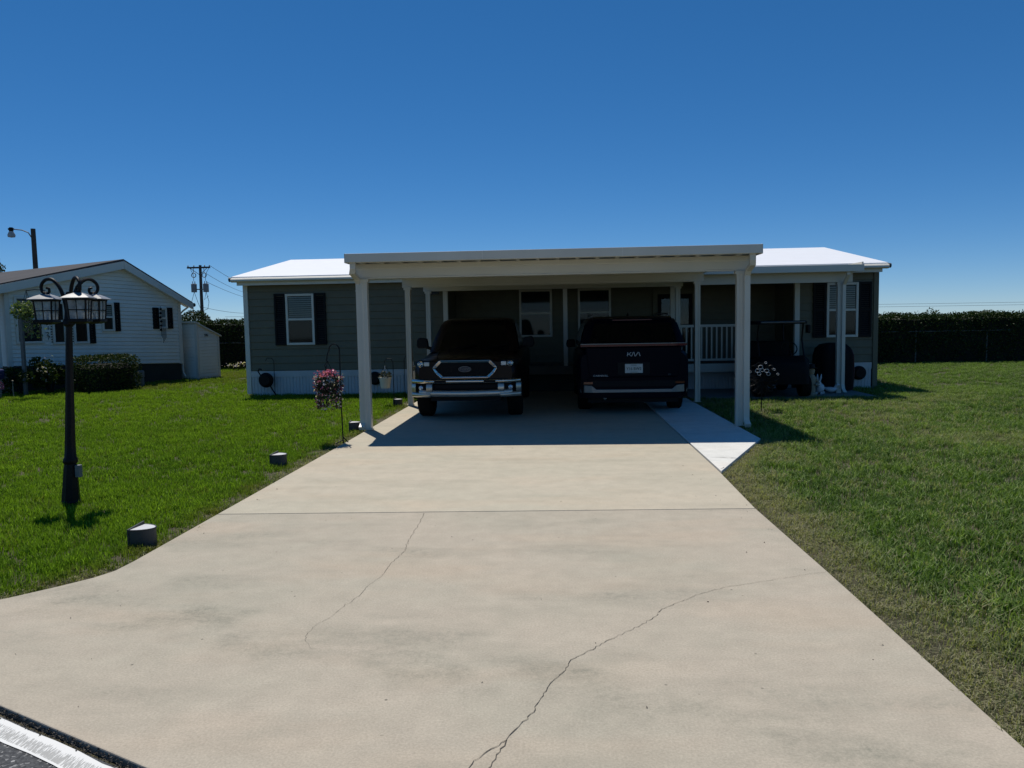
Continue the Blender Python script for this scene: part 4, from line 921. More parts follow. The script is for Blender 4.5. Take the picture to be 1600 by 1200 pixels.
lb = MB(); lb.loft([[(x, .035+.10*max(0,abs(x)-.7)**1.0, 1.205), (x, .12+.10*max(0,abs(x)-.7), 1.205), (x, .12+.10*max(0,abs(x)-.7), 1.245), (x, .035+.10*max(0,abs(x)-.7), 1.245)] for x in (-.93,-.8,-.7,-.3,0,.3,.7,.8,.93)]); lbo = lb.build('tail_light_bar', M['red_lens'], vn)
MB().loft([[(x, .030+.10*max(0,abs(x)-.7), 1.246), (x, .12, 1.246), (x, .12, 1.256), (x, .030+.10*max(0,abs(x)-.7), 1.256)] for x in (-.93,-.7,0,.7,.93)]).build('chrome_strip', M['silver'], lbo)
tg = MB(); tg.loft([[(-.78,.050,.66),(.78,.050,.66),(.84,.046,1.19),(-.84,.046,1.19)],[(-.78,.10,.66),(.78,.10,.66),(.84,.10,1.19),(-.84,.10,1.19)]]); tgo = tg.build('tailgate', M['van_paint'], vn, bevel=.015)
B(-.28,.28,.040,.0455,.70,.92).build('plate_recess', M['dark_plastic'], tgo)
# maker's letters on the tailgate: one connected run of slanted strokes
lg = MB()
for st in ([(-.115,-.03),(-.103,.03)], [(-.111,-.010),(-.045,.03)], [(-.082,.004),(-.046,-.03),(-.036,-.03),(-.010,.03)], [(-.010,.03),(.004,.03),(.018,-.03),(.030,-.03),(.074,.028),(.088,.03),(.110,-.03)]):
    lg.tube([(x, .036, 1.065+z*1.15) for x, z in st], .0065, 6)
lg.build('maker_letters', M['white_text'], tgo)
pl = B(-.155,.155,.026,.034,.735,.895).build('license_plate', M['plate'], tgo, bevel=.006)
text_obj('plate_number', 'Y16 BW2', .072, M['plate_ink'], pl, (0,.024,.808), sx=.92)
text_obj('plate_state', 'FLORIDA', .024, M['plate_ink'], pl, (0,.024,.872))
text_obj('plate_foot', 'SUNSHINE STATE', .016, M['plate_ink'], pl, (0,.024,.750))
text_obj('model_letters', 'CARNIVAL', .048, M['white_text'], tgo, (-.58,.040,.690), sx=1.15)
text_obj('trim_letters', 'SX', .04, M['galv'], tgo, (.62,.040,.700))
def yv(x): return -.005 + .14*max(0, (abs(x)-.66)/.30)**2
vx = [-.95,-.88,-.78,-.66,-.5,0,.5,.66,.78,.88,.95]
MB().loft([[(x, yv(x)+.02, .30), (x, .3, .30), (x, .3, .68), (x, yv(x)+.02, .655)] for x in vx]).build('bumper', M['van_paint'], vn, smooth=True)
MB().loft([[(x, yv(x)+.008, .50), (x, yv(x)+.05, .50), (x, yv(x)+.05, .60), (x, yv(x)+.008, .60)] for x in (-.72,-.6,0,.6,.72)]).build('bumper_step', M['dark_plastic'], vn)
MB().loft([[(x, yv(x)-.012, .395), (x, yv(x)+.06, .395), (x, yv(x)+.06, zt_), (x, yv(x)-.012, zt_)] for x, zt_ in ((-.94,.525),(-.86,.525),(-.74,.52),(-.66,.452),(0,.450),(.66,.452),(.74,.52),(.86,.525),(.94,.525))]).build('silver_garnish', M['silver'], vn, bevel=.006)
for s in (-1, 1):
    B(min(s*.70,s*.88),max(s*.70,s*.88), yv(.8)-.004, yv(.8)+.03, .545, .585).build('reflector', M['red_lens'], vn)
    for y in (.98, 4.07): wheel(vn, s*.84, y, .355, .235, s)
MB().tube([(-.5,.12,.29),(-.5,.35,.30)], .03, 10).build('exhaust_tip', M['chrome'], vn)
B(-.80,.80,.2,4.9,.20,.30).build('underbody', M['dark_plastic'], vn)

# golf cart under the side awning
gc = thing('golf_cart', 'black golf cart with a canopy parked beside the porch under the awning', 'golf cart', (4.70, 16.30, 0.004))
MB().loft([[(x*k, y, z) for x, y in ((-.52,.05),(-.45,-.02),(.45,-.02),(.52,.05),(.52,1.62),(.45,1.70),(-.45,1.70),(-.52,1.62))] for z, k in ((1.52,1.0),(1.565,1.0),(1.59,.92))]).build('canopy', M['cover'], gc)
MB().tube([(-.45,-.03,1.56),(.45,-.03,1.56)], .018, 6).build('canopy_trim', M['galv'], gc)
for s in (-1, 1):
    MB().tube([(s*.46,.02,.82),(s*.46,.20,1.2),(s*.46,.12,1.52)], .018, 6).build('strut', M['black_metal'], gc); MB().tube([(s*.46,1.45,.7),(s*.46,1.58,1.52)], .018, 6).build('strut', M['black_metal'], gc)
MB().loft([[(-hw,y,.28),(hw,y,.28),(hw,y,z-.10),(hw*.82,y,z),(-hw*.82,y,z),(-hw,y,z-.10)] for y, hw, z in ((-.32,.38,.55),(-.25,.48,.72),(0.02,.56,.86),(.14,.56,.84))]).build('cowl', M['cover'], gc, smooth=True)
B(-.56,.56,.14,1.9,.26,.36).build('floor_pan', M['dark_plastic'], gc, bevel=.02)
B(-.52,.52,.85,1.30,.36,.74).build('seat', M['cover'], gc, bevel=.05); B(-.52,.52,1.24,1.36,.74,1.14).build('seat_back', M['cover'], gc, bevel=.05); B(-.5,.5,1.36,2.0,.36,.66).build('rear_body', M['cover'], gc, bevel=.06)
MB().tube([(.26+.17*math.cos(a*PI/10),.42+.08*math.sin(a*PI/10),1.0+.14*math.sin(a*PI/10)) for a in range(20)], .013, 6, True).build('steering_wheel', M['dark_plastic'], gc)
MB().tube([(.26,.42,1.0),(.26,.18,.75)], .02, 6).build('steering_column', M['dark_plastic'], gc)
for s in (-1, 1):
    for y in (.02, 1.62): wheel(gc, s*.46, y, .225, .19, s)
    MB().lathe([(0,-.012),(.05,0),(.055,.03)], 14, (s*.33,-.30,.52), 'y').build('headlight', M['cover'], gc)
B(.50,.565,-.05,.12,1.33,1.50).build('side_mirror', M['dark_plastic'], gc, bevel=.02)
hk = thing('orange_ornament', 'tiny orange ornament hanging beside the front right carport post', 'ornament', (4.35, 18.30, 1.32))
MB().tube([(-.11,0,0),(-.05,-.01,.02),(0,0,-.01),(.06,0,.025),(.12,0,0.01)], [.012,.026,.016,.028,.010], 6).build('body', M['orange'], hk); MB().tube([(0,0,0),(0,.0,.24)], .004, 4).build('hanger', M['black_metal'], hk)

# covered grill, ornaments by the awning post
cg = thing('covered_grill', 'tall rounded black cover over a grill behind the awning post', 'covered grill', (6.20, 17.62, 0.004))
secs = []
for z, k in ((0.02,.98),(.18,1.02),(.5,1.0),(.78,.98),(.95,.88),(1.04,.66),(1.075,.3)):
    secs.append([((.415*k + .018*math.sin(a*11*2*PI/44+z*2))*math.copysign(abs(math.cos(a*2*PI/44))**.7, math.cos(a*2*PI/44)), (.27*k+.014*math.sin(a*9*2*PI/44+1))*math.copysign(abs(math.sin(a*2*PI/44))**.7, math.sin(a*2*PI/44)), z) for a in range(44)])
MB().loft(secs).build('cover', M['cover'], cg, smooth=True)
tr_ = MB(); tr_.tube([(.40,-.13,.04),(.425,-.12,.4),(.41,-.12,.78),(.37,-.1,.92)], .016, 6); tr_.build('piping', M['maroon'], cg)
sta = thing('garden_statue', 'small tan garden statue on the patio beside the golf cart', 'statue', (5.32, 16.36, 0.004))
MB().lathe([(.11,0),(.12,.05),(.09,.07),(.085,.2),(.10,.3),(.09,.40),(.05,.46)], 14).build('body', M['tan_stone'], sta, smooth=True)
MB().lathe([(.035,.44),(.06,.48),(.075,.54),(.06,.60),(.02,.63)], 12).build('head', M['tan_stone'], sta, smooth=True)
MB().lathe([(.13,.585),(.135,.595),(.075,.605),(.06,.67),(.0,.69)], 14).build('hat', M['shutter'], sta)
MB().tube([(.08,-.02,.38),(.13,-.08,.28),(.05,-.12,.24)], .028, 7).build('arm', M['tan_stone'], sta); MB().tube([(-.08,-.02,.38),(-.13,-.08,.28),(-.05,-.12,.24)], .028, 7).build('arm', M['tan_stone'], sta)
rb = thing('rabbit_figure', 'small white resin rabbit figure on the patio before the covered grill', 'figurine', (5.60, 16.72, 0.004), -0.5)
MB().loft([[(math.cos(a*PI/6)*rr, y, .02+zc+math.sin(a*PI/6)*rr*1.1) for a in range(12)] for y, rr, zc in ((-.02,.02,.14),(.02,.075,.11),(.10,.10,.11),(.19,.085,.10),(.24,.03,.09))]).build('body', M['white_resin'], rb, smooth=True)
MB().loft([[(math.cos(a*PI/5)*rr, y, zc+math.sin(a*PI/5)*rr) for a in range(10)] for y, rr, zc in ((-.10,.018,.22),(-.07,.045,.23),(-.02,.055,.24),(.03,.03,.23))]).build('head', M['white_resin'], rb, smooth=True)
for s in (-1, 1): MB().tube([(s*.02,-.01,.28),(s*.035,.02,.36),(s*.04,.05,.43)], [.015,.022,.008], 6).build('ear', M['white_resin'], rb)
for x, y in ((-.05,-.0),(.05,-.0),(-.06,.17),(.06,.17)): MB().lathe([(.0,0),(.028,.006),(.026,.05)], 8, (x,y,0)).build('leg', M['white_resin'], rb)
dk = thing('duck_figure', 'low white resin duck figure right of the rabbit on the patio', 'figurine', (5.93, 16.95, 0.004), 1.2)
MB().loft([[(math.cos(a*PI/6)*rr, y, zc+math.sin(a*PI/6)*rr*.8) for a in range(12)] for y, rr, zc in ((-.13,.015,.10),(-.08,.06,.08),(0,.075,.075),(.09,.05,.09),(.15,.01,.13))]).build('body', M['white_resin'], dk, smooth=True)
MB().tube([(0,-.08,.10),(0,-.11,.17),(0,-.13,.19),(0,-.19,.18)], [.03,.025,.032,.008], 8).build('neck', M['white_resin'], dk, smooth=True)

# wind spinner on a stake in the right lawn
ws = thing('wind_spinner', 'dark flower shaped wind spinner with white loops on a stake', 'wind spinner', (3.69, 14.05, -0.03))
MB().tube([(0,0,0),(0,0,.62)], .010, 6).build('stake', M['black_metal'], ws)
sr = MB()
def loop(cx, cz, a, L, w_, y): 
    return [(cx + math.cos(a)*L*(.5+.5*math.cos(q*PI/8)) - math.sin(a)*w_*math.sin(q*PI/8), y + .02*math.sin(q*PI/8), cz + math.sin(a)*L*(.5+.5*math.cos(q*PI/8)) + math.cos(a)*w_*math.sin(q*PI/8)) for q in range(16)]
for k in range(14): sr.tube(loop(0, .60, k*2*PI/14, .29, .055, -.015), .008, 5, True)
sr.tube([(.16*math.cos(a*PI/16),.0,.60+.16*math.sin(a*PI/16)) for a in range(32)], .008, 5, True)
for k in range(14):
    a = k*2*PI/14+.2; m_ = Matrix.Translation((.17*math.cos(a), 0.012, .60+.17*math.sin(a))) @ Matrix.Rotation(-a, 4, 'Y') @ Matrix.Rotation(.5, 4, 'X'); sr.mbox((.22,.004,.07), m_)
sr.build('rotor', M['black_metal'], ws)
wl = MB()
for k, (rr, a) in enumerate(((.15,2.2),(.19,1.75),(.14,1.0),(.24,2.7),(.25,.6),(.27,1.35),(.28,.2))):
    s_ = .040 if k < 3 else .022
    cx, cz = rr*math.cos(a), .62+rr*math.sin(a)
    wl.tube([(cx+s_*math.cos(q*PI/6), -.05, cz+s_*.8*math.sin(q*PI/6)) for q in range(12)], .0055 if k < 3 else .0035, 5, True)
    if k < 3: wl.tube([(cx+.03+s_*.8*math.cos(q*PI/6), -.055, cz-.055+s_*.7*math.sin(q*PI/6)) for q in range(12)], .005, 5, True)
wl.build('petal_loop', M['white_resin'], ws)

# hose reels and ornaments along the skirting
def hose_reel(label, loc, R=.15, bits=True):
    t = thing('hose_reel', label, 'hose reel', loc)
    m = MB()
    for k in range(5): m.tube([((R-.012*k)*math.cos(a*PI/12), -.05-.02*k+(.01 if k % 2 else 0), (R-.012*k)*math.sin(a*PI/12)) for a in range(24)], .016, 6, True)
    m.build('coiled_hose', M['dark_plastic'], t); MB().lathe([(R*.75,-.16),(R*.8,-.15),(R*.8,-.01),(R*.4,-.0)], 16, (0,0,0), 'y').build('drum', M['shutter'], t)
    return t
hose_reel('round black hose reel on the white skirting at the right corner of the house', (7.05, 18.37, .34))
hr1 = hose_reel('dark round hose reel on a thin stake before the skirting left of the window', (-7.08, 18.25, .37), .17)
MB().tube([(.20,-.02,-.40),(.20,-.02,.46),(.16,-.04,.53),(.05,-.05,.54),(0,-.05,.46)], .008, 5).build('stake', M['black_metal'], hr1)
MB().tube([(-.12,-.08,.12),(-.17,-.1,.22),(-.14,-.1,.28),(-.08,-.1,.26)], .018, 6).build('nozzle', M['dark_plastic'], hr1)
MB().tube([(.1,-.08,-.12),(.2,-.12,-.27),(.32,-.2,-.40)], .016, 6).build('hose_tail', M['dark_plastic'], hr1)
hose_reel('dark round hose reel on the skirting behind the white hanging pots', (-4.42, 18.36, .37), .15)
fs = thing('shepherd_stake', 'thin black wire stake by the skirting at the right end of the house', 'garden stake', (6.92, 17.9, -0.02))
MB().tube([(-.24,0,0),(-.24,0,.50),(-.24,0,.62),(-.18,0,.66)], .010, 5).build('rod', M['black_metal'], fs); MB().tube([(-.38,0,.46),(-.10,0,.46)], .010, 5).build('crossbar', M['black_metal'], fs)

# shepherd hook with the flowering basket
sh_ = thing('shepherd_hook', 'black shepherd hook at the driveway edge carrying the pink flower basket', 'shepherd hook', (-3.12, 10.66, -0.02))
pts = [(0.06,0,0),(0.05,0,.5),(0.05,0,1.2)] + [(0.05-.075+.075*math.cos(a*PI/8), 0, 1.33+.09*math.sin(a*PI/8)) for a in range(0, 9)] + [(-.125,0,1.27),(-.14,0,1.19),(-.115,0,1.16)]
MB().tube(pts, .009, 6).build('pole', M['black_metal'], sh_)
MB().tube([(.05,0,.10),(.05,-.0,.10),(.16,-.03,.0)], .008, 5).build('prong', M['black_metal'], sh_); MB().tube([(.06,0,.05),(-.04,-.05,0.0)], .008, 5).build('prong', M['black_metal'], sh_)
MB().tube([(-.13,0,1.18),(-.17,0,1.12),(-.15,0,1.05),(-.11,0,1.08)], .006, 5).build('scroll', M['black_metal'], sh_)
fb = thing('flower_basket', 'hanging basket of trailing pink and white flowers by the front left post', 'flower basket', (-3.235, 10.62, .82))
MB().lathe([(.03,-.14),(.12,-.10),(.16,.0),(.15,.02),(.0,.02)], 14).build('basket', M['hedge_core'], fb)
hg = MB()
for k in range(3): a = k*2.1+.4; hg.tube([(.15*math.cos(a), .15*math.sin(a), .02), (0,0,.33)], .004, 4)
hg.build('hanger', M['black_metal'], fb)
def trail():
    a = random.uniform(0, 2*PI); z = random.uniform(-.34, .12); q = .165 + .045*math.sin(a*5+1)*random.random()
    if z < -.15: q *= .92
    return (q*math.cos(a)*random.uniform(.8,1.15), q*math.sin(a)*random.uniform(.8,1.15), z)
leaves(trail, 620, .045, M['vine_leaf'], 'trailing_leaves', fb)
leaves(dome_fn(.175,.175,.15,.05,.4), 300, .045, M['vine_leaf'], 'leaves', fb)
leaves(lambda: (random.gauss(0,.075), random.gauss(-.03,.085), random.uniform(.13,.215)), 120, .034, M['flower_pink'], 'pink_blossoms', fb, flat=.3, aspect=.9)
def rim_():
    a = random.uniform(0, 2*PI); z = random.uniform(-.33,.15); q = (.19 if z > -.1 else .165)*random.uniform(.92,1.15); return (q*math.cos(a), q*math.sin(a), z)
leaves(rim_, 170, .030, M['flower_white'], 'pale_blossoms', fb, aspect=.9)
leaves(rim_, 150, .034, M['flower_mauve'], 'mauve_blossoms', fb, aspect=.9)

def pot_hook(label, plabel, loc, hx, h, R=.125, H=.22, zp=.40):
    t = thing('shepherd_hook', label, 'shepherd hook', loc, 0, 'thin hooks for the hanging pots')
    MB().tube([(0,0,0),(0,0,h-.06),(hx*.2,0,h+.02),(hx*.7,0,h+.03),(hx,0,h-.02),(hx,0,h-.07)], .008, 5).build('pole', M['black_metal'], t)
    p = thing('hanging_pot', plabel, 'plant pot', (loc[0]+hx, loc[1], loc[2]+zp), 0, 'cream hanging pots')
    MB().lathe([(R*.72,0),(R*.98,H-.02),(R*1.06,H-.02),(R*1.06,H+.01),(R*.96,H+.01),(R*.9,H-.04),(0,H-.04)], 20).build('pot', M['pot'], p, smooth=True)
    w_ = MB()
    for s in (-1, 1): w_.tube([(s*R,0,H),(0,0,h-.09-zp)], .004, 4)
    w_.build('hanger', M['black_metal'], p); MB().tube([(0,0,h-.12-zp),(0,0,h-.26-zp)], .010, 6).build('tag', M['white_resin'], p)
    leaves(dome_fn(R*1.15, R*1.1, .09, H+.04, .7), 170, .05, M['vine_leaf'], 'leaves', p)
pot_hook('thin black hook in the lawn holding the nearer cream pot', 'cream pot of dark leaves hanging left of the second carport post', (-3.36, 15.50, -.03), -.17, .97, zp=.39)
pot_hook('thin black hook by the truck holding the farther cream pot', 'cream pot of dark leaves hanging between carport post and truck', (-3.38, 16.75, -.03), .20, .98, R=.12, zp=.44)

# ---------------------------------------------------------------- three headed lamp post
lp = thing('lamp_post', 'black three lantern lamp post standing in the left lawn', 'lamp post', (-4.73, 7.05, -0.03)); tilt = .055
def fl(prof, n=24, amp=.05): # fluted turned shaft leaning very slightly
    return MB().loft([[((r*(1+amp*math.cos(8*a*2*PI/n)*(1 if 0.42 < z < 1.8 else 0)))*math.cos(a*2*PI/n) + tilt*z, r*(1+amp*math.cos(8*a*2*PI/n)*(1 if 0.42 < z < 1.8 else 0))*math.sin(a*2*PI/n), z) for a in range(n)] for r, z in prof])
fl([(.092,0),(.092,.03),(.082,.05),(.060,.36),(.053,.40)], 8, 0).build('base', M['black_metal'], lp)
fl([(.054,.40),(.066,.42),(.062,.45),(.050,.47),(.045,.60),(.034,1.20),(.028,1.70),(.028,1.84)]).build('shaft', M['black_metal'], lp, smooth=True)
fl([(.030,1.72),(.052,1.74),(.052,1.78),(.040,1.80),(.031,1.95),(.043,1.97),(.043,2.0),(.018,2.05)], 16, 0).build('head_collar', M['black_metal'], lp, smooth=True)
B(.075,.125,-.025,.025,.27,.39).build('outlet_box', M['grey_box'], lp, bevel=.006)
cx0 = tilt*1.95
def crom(p, k=4):
    p = [Vector(q) for q in p]; o = []
    for i in range(len(p)-1):
        a, b, c, d = p[max(0,i-1)], p[i], p[i+1], p[min(len(p)-1,i+2)]
        for j in range(k):
            t = j/k; o.append(.5*((2*b) + (c-a)*t + (2*a-5*b+4*c-d)*t*t + (3*b-a-3*c+d)*t**3))
    return o + [p[-1]]
def lantern(parent, ang, R):
    dx, dy = math.cos(ang), math.sin(ang); P_ = lambda s_, z: (cx0 + dx*s_, dy*s_, z)
    ar = MB(); pts = crom([P_(.02,1.80), P_(.04,1.96), P_(.085,2.09), P_(.155,2.165), P_(.225,2.17), P_(.275,2.125), P_(.275,2.065), P_(.235,2.035), P_(.200,2.05), P_(.200,2.085), P_(.225,2.092)])
    ar.tube(pts, [.019-.008*i/len(pts) for i in range(len(pts))], 8); am = ar.build('arm', M['black_metal'], parent, smooth=True)
    L = bpy.data.objects.new('lantern', None); COL.objects.link(L); L.parent = parent; L.location = (cx0+dx*R, dy*R, 1.765); L.rotation_euler = (0, 0, ang + .25 if ang > 2 else (ang + .9 if ang < 0 else ang - .85))
    sq = lambda w_, z: [(-w_,-w_,z),(w_,-w_,z),(w_,w_,z),(-w_,w_,z)]
    MB().loft([sq(.122,.214),sq(.122,.220),sq(.075,.248),sq(.030,.268),sq(.016,.272)]).build('cap', M['weathered'], L)
    MB().lathe([(.024,.262),(.030,.274),(.018,.288),(.0,.294)], 10).build('finial', M['black_metal'], L)
    f = MB(); w0, w1 = .070, .082
    for a, b in ((-1,-1),(1,-1),(1,1),(-1,1)): f.tube([(a*w0,b*w0,.02),(a*w1,b*w1,.215)], .009, 4)
    f.loft([sq(w1+.008,.198),sq(w1+.010,.213)]); f.loft([sq(w0-.03,-.02),sq(w0+.014,0.0),sq(w0+.012,.025)])
    for k in range(4):
        c_, s_ = math.cos(k*PI/2), math.sin(k*PI/2); rr = lambda x, y, z: (x*c_-y*s_, x*s_+y*c_, z)
        f.tube([rr(0,-w0-.003,.02), rr(0,-w1-.003,.20)], .004, 4); f.tube([rr(-w0,-w0-.008,.110), rr(w0,-w0-.008,.110)], .004, 4)
    f.build('frame', M['black_metal'], L)
    for k in range(4):
        c_, s_ = math.cos(k*PI/2), math.sin(k*PI/2); rr = lambda x, y, z: (x*c_-y*s_, x*s_+y*c_, z)
        MB().add([rr(-w0+.008,-w0+.002,.024), rr(w0-.008,-w0+.002,.024), rr(w1-.008,-w1+.002,.198), rr(-w1+.008,-w1+.002,.198)], [(0,1,2,3)]).build('pane', M['seedy'], L)
    MB().tube([(0,0,.01),(0,0,.07),(0,0,.14)], [.014,.014,.022], 8).build('lamp_bulb', M['white_resin'], L)
lantern(lp, 3.05, .235); lantern(lp, -.63, .235); lantern(lp, 1.02, .235)

# ---------------------------------------------------------------- half round markers along the driveway
def marker(label, loc, rz, src=[None]):
    if src[0] is None:
        t = thing('driveway_marker', label, 'driveway marker', loc, rz, 'half round markers along the driveway edge')
        R, H = .095, .135; n = 14
        pf = [(0, -R)] + [(.155*math.sin(i*PI/n)*1.0, -R*math.cos(i*PI/n)) for i in range(1, n)] + [(0, R)]
        MB().prism(pf, 0, H).build('body', M['ceramic_black'], t, smooth=True)
        MB().prism([(x*.97+.001, y*.97) for x, y in pf], H, H+.006).build('top', M['white_resin'], t)
        rm = MB(); rm.tube([(x, y, H+.004) for x, y in pf[0:]], .006, 5); rm.build('rim', M['ceramic_black'], t)
        MB().loft([[(-.012, y*1.06, -.01), (0.0, y*1.06, -.01), (0.0, y*1.06, z_), (-.012, y*1.06, z_)] for y, z_ in ((-R, H+.012), (R, H+.03))]).build('back_plate', M['ceramic_black'], t)
        src[0] = t; return t
    t = copy_tree(src[0]); t.location = loc; t.rotation_euler = (0, 0, rz); t['label'] = label; return t
marker('half round white topped marker nearest the road on the left driveway edge', (-3.28, 5.66, -.02), -.10)
marker('half round white topped marker second from the road along the driveway', (-3.43, 8.98, -.02), -.15)
marker('half round white topped marker between the flower hook and the front left post', (-3.30, 11.93, -.02), .1)
marker('half round white topped marker beside the second left carport post', (-3.36, 15.60, -.02), -.1)

# ---------------------------------------------------------------- grass
def tuft(name, mat, seed, n, lmin, lmax, wide, spread, lean, pf=.13):
    r = np.random.default_rng(seed); V = []; F = []; bl = []
    for i in range(n):
        a = r.uniform(0, 2*PI); q = spread*math.sqrt(r.random()); p = np.array([q*math.cos(a), q*math.sin(a), -.005])
        d = r.uniform(0, 2*PI); L = r.uniform(lmin, lmax); le = abs(r.normal(lean, .3)); w_ = wide*r.uniform(.6, 1.2)
        out = np.array([math.cos(d), math.sin(d), 0]); side = np.array([-math.sin(d), math.cos(d), 0]); b = len(V); pos = p.copy(); th = 0.15*le
        pale = 1.0 if r.random() < pf else r.random()*.35
        for k, (f_, ww) in enumerate(((0, 1.0), (.5, .9), (1.0, 0.0))):
            if k: pos = pos + (np.array([0, 0, 1])*math.cos(th) + out*math.sin(th))*L*.5; th += .75*le
            if k < 2: V += [tuple(pos - side*w_*ww/2), tuple(pos + side*w_*ww/2)]; bl += [pale, pale]
            else: V.append(tuple(pos)); bl.append(pale)
        F += [(b, b+1, b+3, b+2), (b+2, b+3, b+4)]
    me = bpy.data.meshes.new(name); me.from_pydata(V, [], F); me.materials.append(mat)
    at = me.attributes.new('bl', 'FLOAT', 'POINT'); at.data.foreach_set('value', bl); me.update()
    return bpy.data.objects.new(name, me)
def vnoise(x, y, s, seed):
    r = np.random.default_rng(seed); G = r.random((128, 128)); u = x/s+40; v = y/s+40; i = np.floor(u).astype(int); j = np.floor(v).astype(int); f = u-i; g = v-j; f = f*f*(3-2*f); g = g*g*(3-2*g)
    g0 = lambda a, b: G[a % 128, b % 128]
    return (g0(i,j)*(1-f)+g0(i+1,j)*f)*(1-g) + (g0(i,j+1)*(1-f)+g0(i+1,j+1)*f)*g
def scatter(rects, seed):
    r = np.random.default_rng(seed); X = []; Y = []
    for x0, x1, y0, y1, den in rects:
        n = int((x1-x0)*(y1-y0)*den); X.append(r.uniform(x0, x1, n)); Y.append(r.uniform(y0, y1, n))
    return np.concatenate(X), np.concatenate(Y)
def grass_field(name, label, X, Y, keep, sc, tint, dry, tufts, seed):
    X, Y, sc, tint, dry = X[keep], Y[keep], sc[keep], tint[keep], dry[keep]; n = len(X); r = np.random.default_rng(seed)
    Z = gz(X, Y); rot = np.stack([r.normal(0, .12, n), r.normal(0, .12, n), r.uniform(0, 2*PI, n)], 1)
    c = bpy.data.collections.new(name + '_tufts')
    for t in tufts: c.objects.link(t)
    me = bpy.data.meshes.new(name); me.vertices.add(n); me.vertices.foreach_set('co', np.stack([X, Y, Z], 1).astype(np.float32).ravel())
    for k, a in (('sc', sc), ('tint', tint), ('dry', dry)):
        at = me.attributes.new(k, 'FLOAT', 'POINT'); at.data.foreach_set('value', a.astype(np.float32))
    at = me.attributes.new('rot', 'FLOAT_VECTOR', 'POINT'); at.data.foreach_set('vector', rot.astype(np.float32).ravel())
    at = me.attributes.new('pick', 'INT', 'POINT'); at.data.foreach_set('value', r.integers(0, len(tufts), n).astype(np.int32))
    o = bpy.data.objects.new(name, me); COL.objects.link(o)
    ng = bpy.data.node_groups.new(name, 'GeometryNodeTree'); ng.interface.new_socket('Geometry', in_out='INPUT', socket_type='NodeSocketGeometry'); ng.interface.new_socket('Geometry', in_out='OUTPUT', socket_type='NodeSocketGeometry')
    N = ng.nodes.new; gi, go = N('NodeGroupInput'), N('NodeGroupOutput'); ip_ = N('GeometryNodeInstanceOnPoints'); ci = N('GeometryNodeCollectionInfo')
    ci.inputs['Collection'].default_value = c; ci.inputs['Separate Children'].default_value = True; ci.inputs['Reset Children'].default_value = True
    def na(nm, ty): q = N('GeometryNodeInputNamedAttribute'); q.data_type = ty; q.inputs['Name'].default_value = nm; return q.outputs['Attribute']
    l = ng.links.new; l(gi.outputs[0], ip_.inputs['Points']); l(ci.outputs[0], ip_.inputs['Instance']); ip_.inputs['Pick Instance'].default_value = True
    l(na('pick', 'INT'), ip_.inputs['Instance Index']); l(na('rot', 'FLOAT_VECTOR'), ip_.inputs['Rotation']); l(na('sc', 'FLOAT'), ip_.inputs['Scale']); l(ip_.outputs[0], go.inputs[0])
    md = o.modifiers.new('grass', 'NODES'); md.node_group = ng
    return tag(o, label, None, None, 'stuff')
# left lawn: dense, vivid
TL = [tuft('turf_tuft', M['grass_l'], 10+k, 20, .05, .095, .007, .065, .65) for k in range(5)]
X, Y = scatter([(-9.5,-2.9,4.0,8.0,330),(-12,-2.9,8,12.5,210),(-14,-2.9,12.5,18.6,120),(-19,-7.4,18.6,28.2,70)], 1)
def left_edge(y): return np.where(y < 5.3, -3.05 - .50*np.clip((5.3-y)/.9, 0, 3)**1.7, -3.045)
e = left_edge(Y) - X
keep = (e > .012) & ~((X > -7.7) & (Y > 18.33)) & (Y > 4.03 + .441/.898*(-3.9-X)+.3)
on_house = (((X+13.56)*nd.x + (Y-18.2)*nd.y) > -.4) & (((X+13.56)*(-nd.y) + (Y-18.2)*nd.x) > .02) & (((X+13.56)*nd.x + (Y-18.2)*nd.y) < 4.75); keep &= ~on_house
big = vnoise(X, Y, 1.7, 5); mid = vnoise(X, Y, .35, 6)
edge = np.clip(1 - e/.34, 0, 1)
thin = rng.random(len(X)) < np.clip(1.15 - edge*.75 + (mid-.5)*.5, .12, 1); keep &= thin
back = smooth01((Y-15.8)/2.5)*smooth01((-6.5-X)/3)*smooth01((vnoise(X, Y, 2.2, 9)-.25)/.5)
sc = (.80 + .35*mid)*(1-.45*edge)*np.where(Y > 12, 1.1, 1.0); tint = np.clip(.25 + .5*big + .5*(mid-.5) + .25*smooth01((Y-8)/8), 0, 1); dry = np.clip(edge*.6*mid*1.5 + .45*back + (rng.random(len(X)) < .035)*.6, 0, .9)
grass_field('grass', 'bright green mown grass of the left lawn', X, Y, keep, sc, tint, dry, TL, 21)
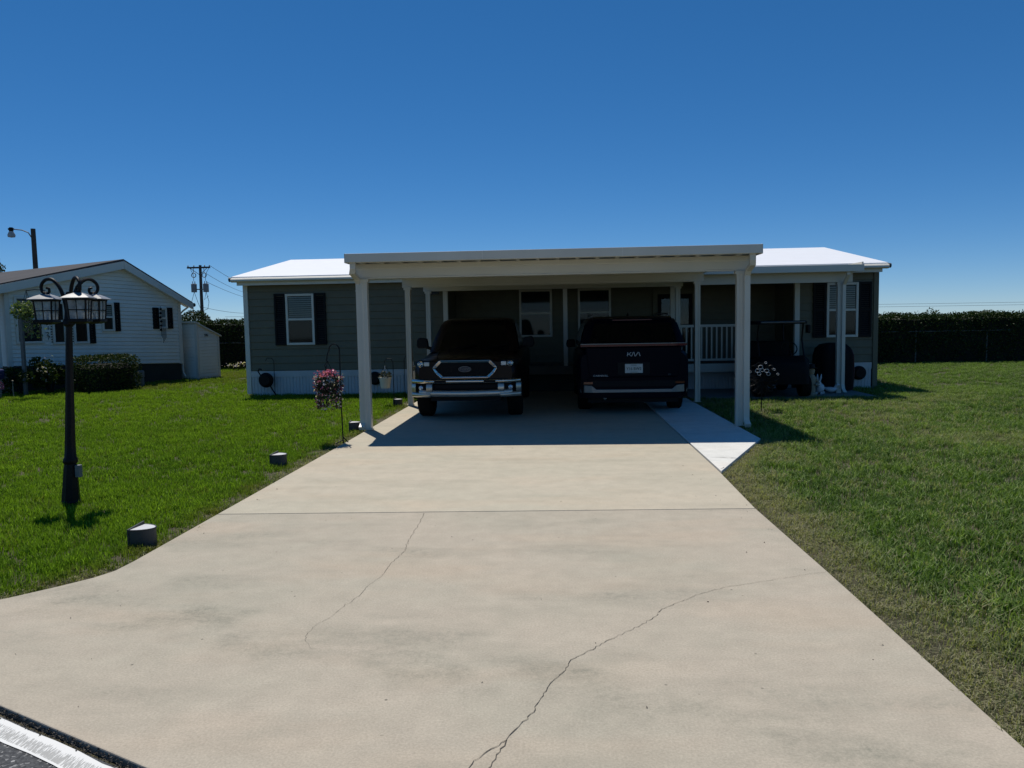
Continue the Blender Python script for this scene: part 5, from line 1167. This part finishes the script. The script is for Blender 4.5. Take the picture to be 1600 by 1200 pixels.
# right lawn: looser, longer, paler
TR = [tuft('turf_tuft', M['grass_r'], 40+k, 16, .055, .12, .0072, .07, 1.1, .24) for k in range(5)]
X, Y = scatter([(1.7,5.5,1.2,7.0,300),(1.7,9.5,7.0,12.0,200),(2.6,14.5,12,18.2,120),(6.6,22,18.2,27.9,70),(5.5,9.5,4.5,7.0,200)], 2)
redge = np.where(Y < 8.32, np.where(Y < 2.9, 1.765+.0*Y, 1.765), np.where(Y < 10.58, 1.77 + (Y-8.30)*(1.0/2.28), 2.77 - (Y-10.58)*.0125))
e = X - redge
keep = (e > .012) & ~((X > 2.75) & (X < 6.66) & (Y > 16.2)) & ~((X > -7.7) & (X < 7.5) & (Y > 18.34)) & (Y > 1.05)
big = vnoise(X, Y, 1.3, 15); mid = vnoise(X, Y, .30, 16)
wid = .22 + .28*vnoise(Y, Y*0+3, .8, 33); wid = np.where(Y > 8.3, .30*np.clip((11.2-Y)/2.9, .2, 1), wid)
edge = np.clip(1 - e/wid/1.5, 0, 1)
keep &= rng.random(len(X)) < np.clip(1.1 - edge*.70 + (mid-.5)*.6, .12, 1)
sc = (.72 + .50*mid)*(1-.45*edge); tint = np.clip(.1 + .6*big + .6*(mid-.5), 0, 1)
dry = np.clip(edge*.95*(.5+mid) + (rng.random(len(X)) < .12)*.75 + .30*smooth01((big-.55)/.3), 0, .95)
far = smooth01((Y-14)/5); dry *= (1-.92*far); tint = np.clip(tint+.2*far, 0, 1)
grass_field('grass', 'patchy green and straw coloured grass of the right lawn', X, Y, keep, sc, tint, dry, TR, 22)

# dead thatch and clippings lying along the concrete edges
TD = [tuft('thatch_tuft', M['grass_r'], 70+k, 16, .03, .075, .0045, .07, 1.9) for k in range(4)]
X, Y = scatter([(1.7,3.0,1.2,11.6,420),(-3.75,-2.95,4.2,12.5,260),(-3.6,-3.0,12.5,18.2,120)], 3)
er = X - np.where(Y < 8.32, 1.765, np.where(Y < 10.58, 1.77 + (Y-8.30)*(1.0/2.28), 2.77)); elf = np.where(Y < 5.3, -3.05 - .50*np.clip((5.3-Y)/.9, 0, 3)**1.7, -3.045) - X
e = np.where(X > 0, er, elf); wd = np.where(X > 0, .34, .16)*(.55+.9*vnoise(X, Y, .6, 44))
keep = (e > .008) & (e < wd) & (rng.random(len(X)) < 1.1-.7*e/np.maximum(wd, .01))
grass_field('thatch', 'straw coloured dead grass lying along the concrete edges', X, Y, keep, .7+.5*rng.random(len(X)), rng.random(len(X)), .55+.45*rng.random(len(X)), TD, 23)

def litter():
    x = random.choice((random.gauss(1.55, .18), random.gauss(-2.9, .12), random.uniform(-2.9, 1.7), random.uniform(-2.9, 1.7)))
    return (x, random.uniform(2.9, 10.2), .004)
o = leaves(litter, 60, .013, M['wood_pole'], 'leaf_litter', None, flat=.9); tag(o, 'tiny dead leaves and bits scattered on the driveway', kind='stuff')
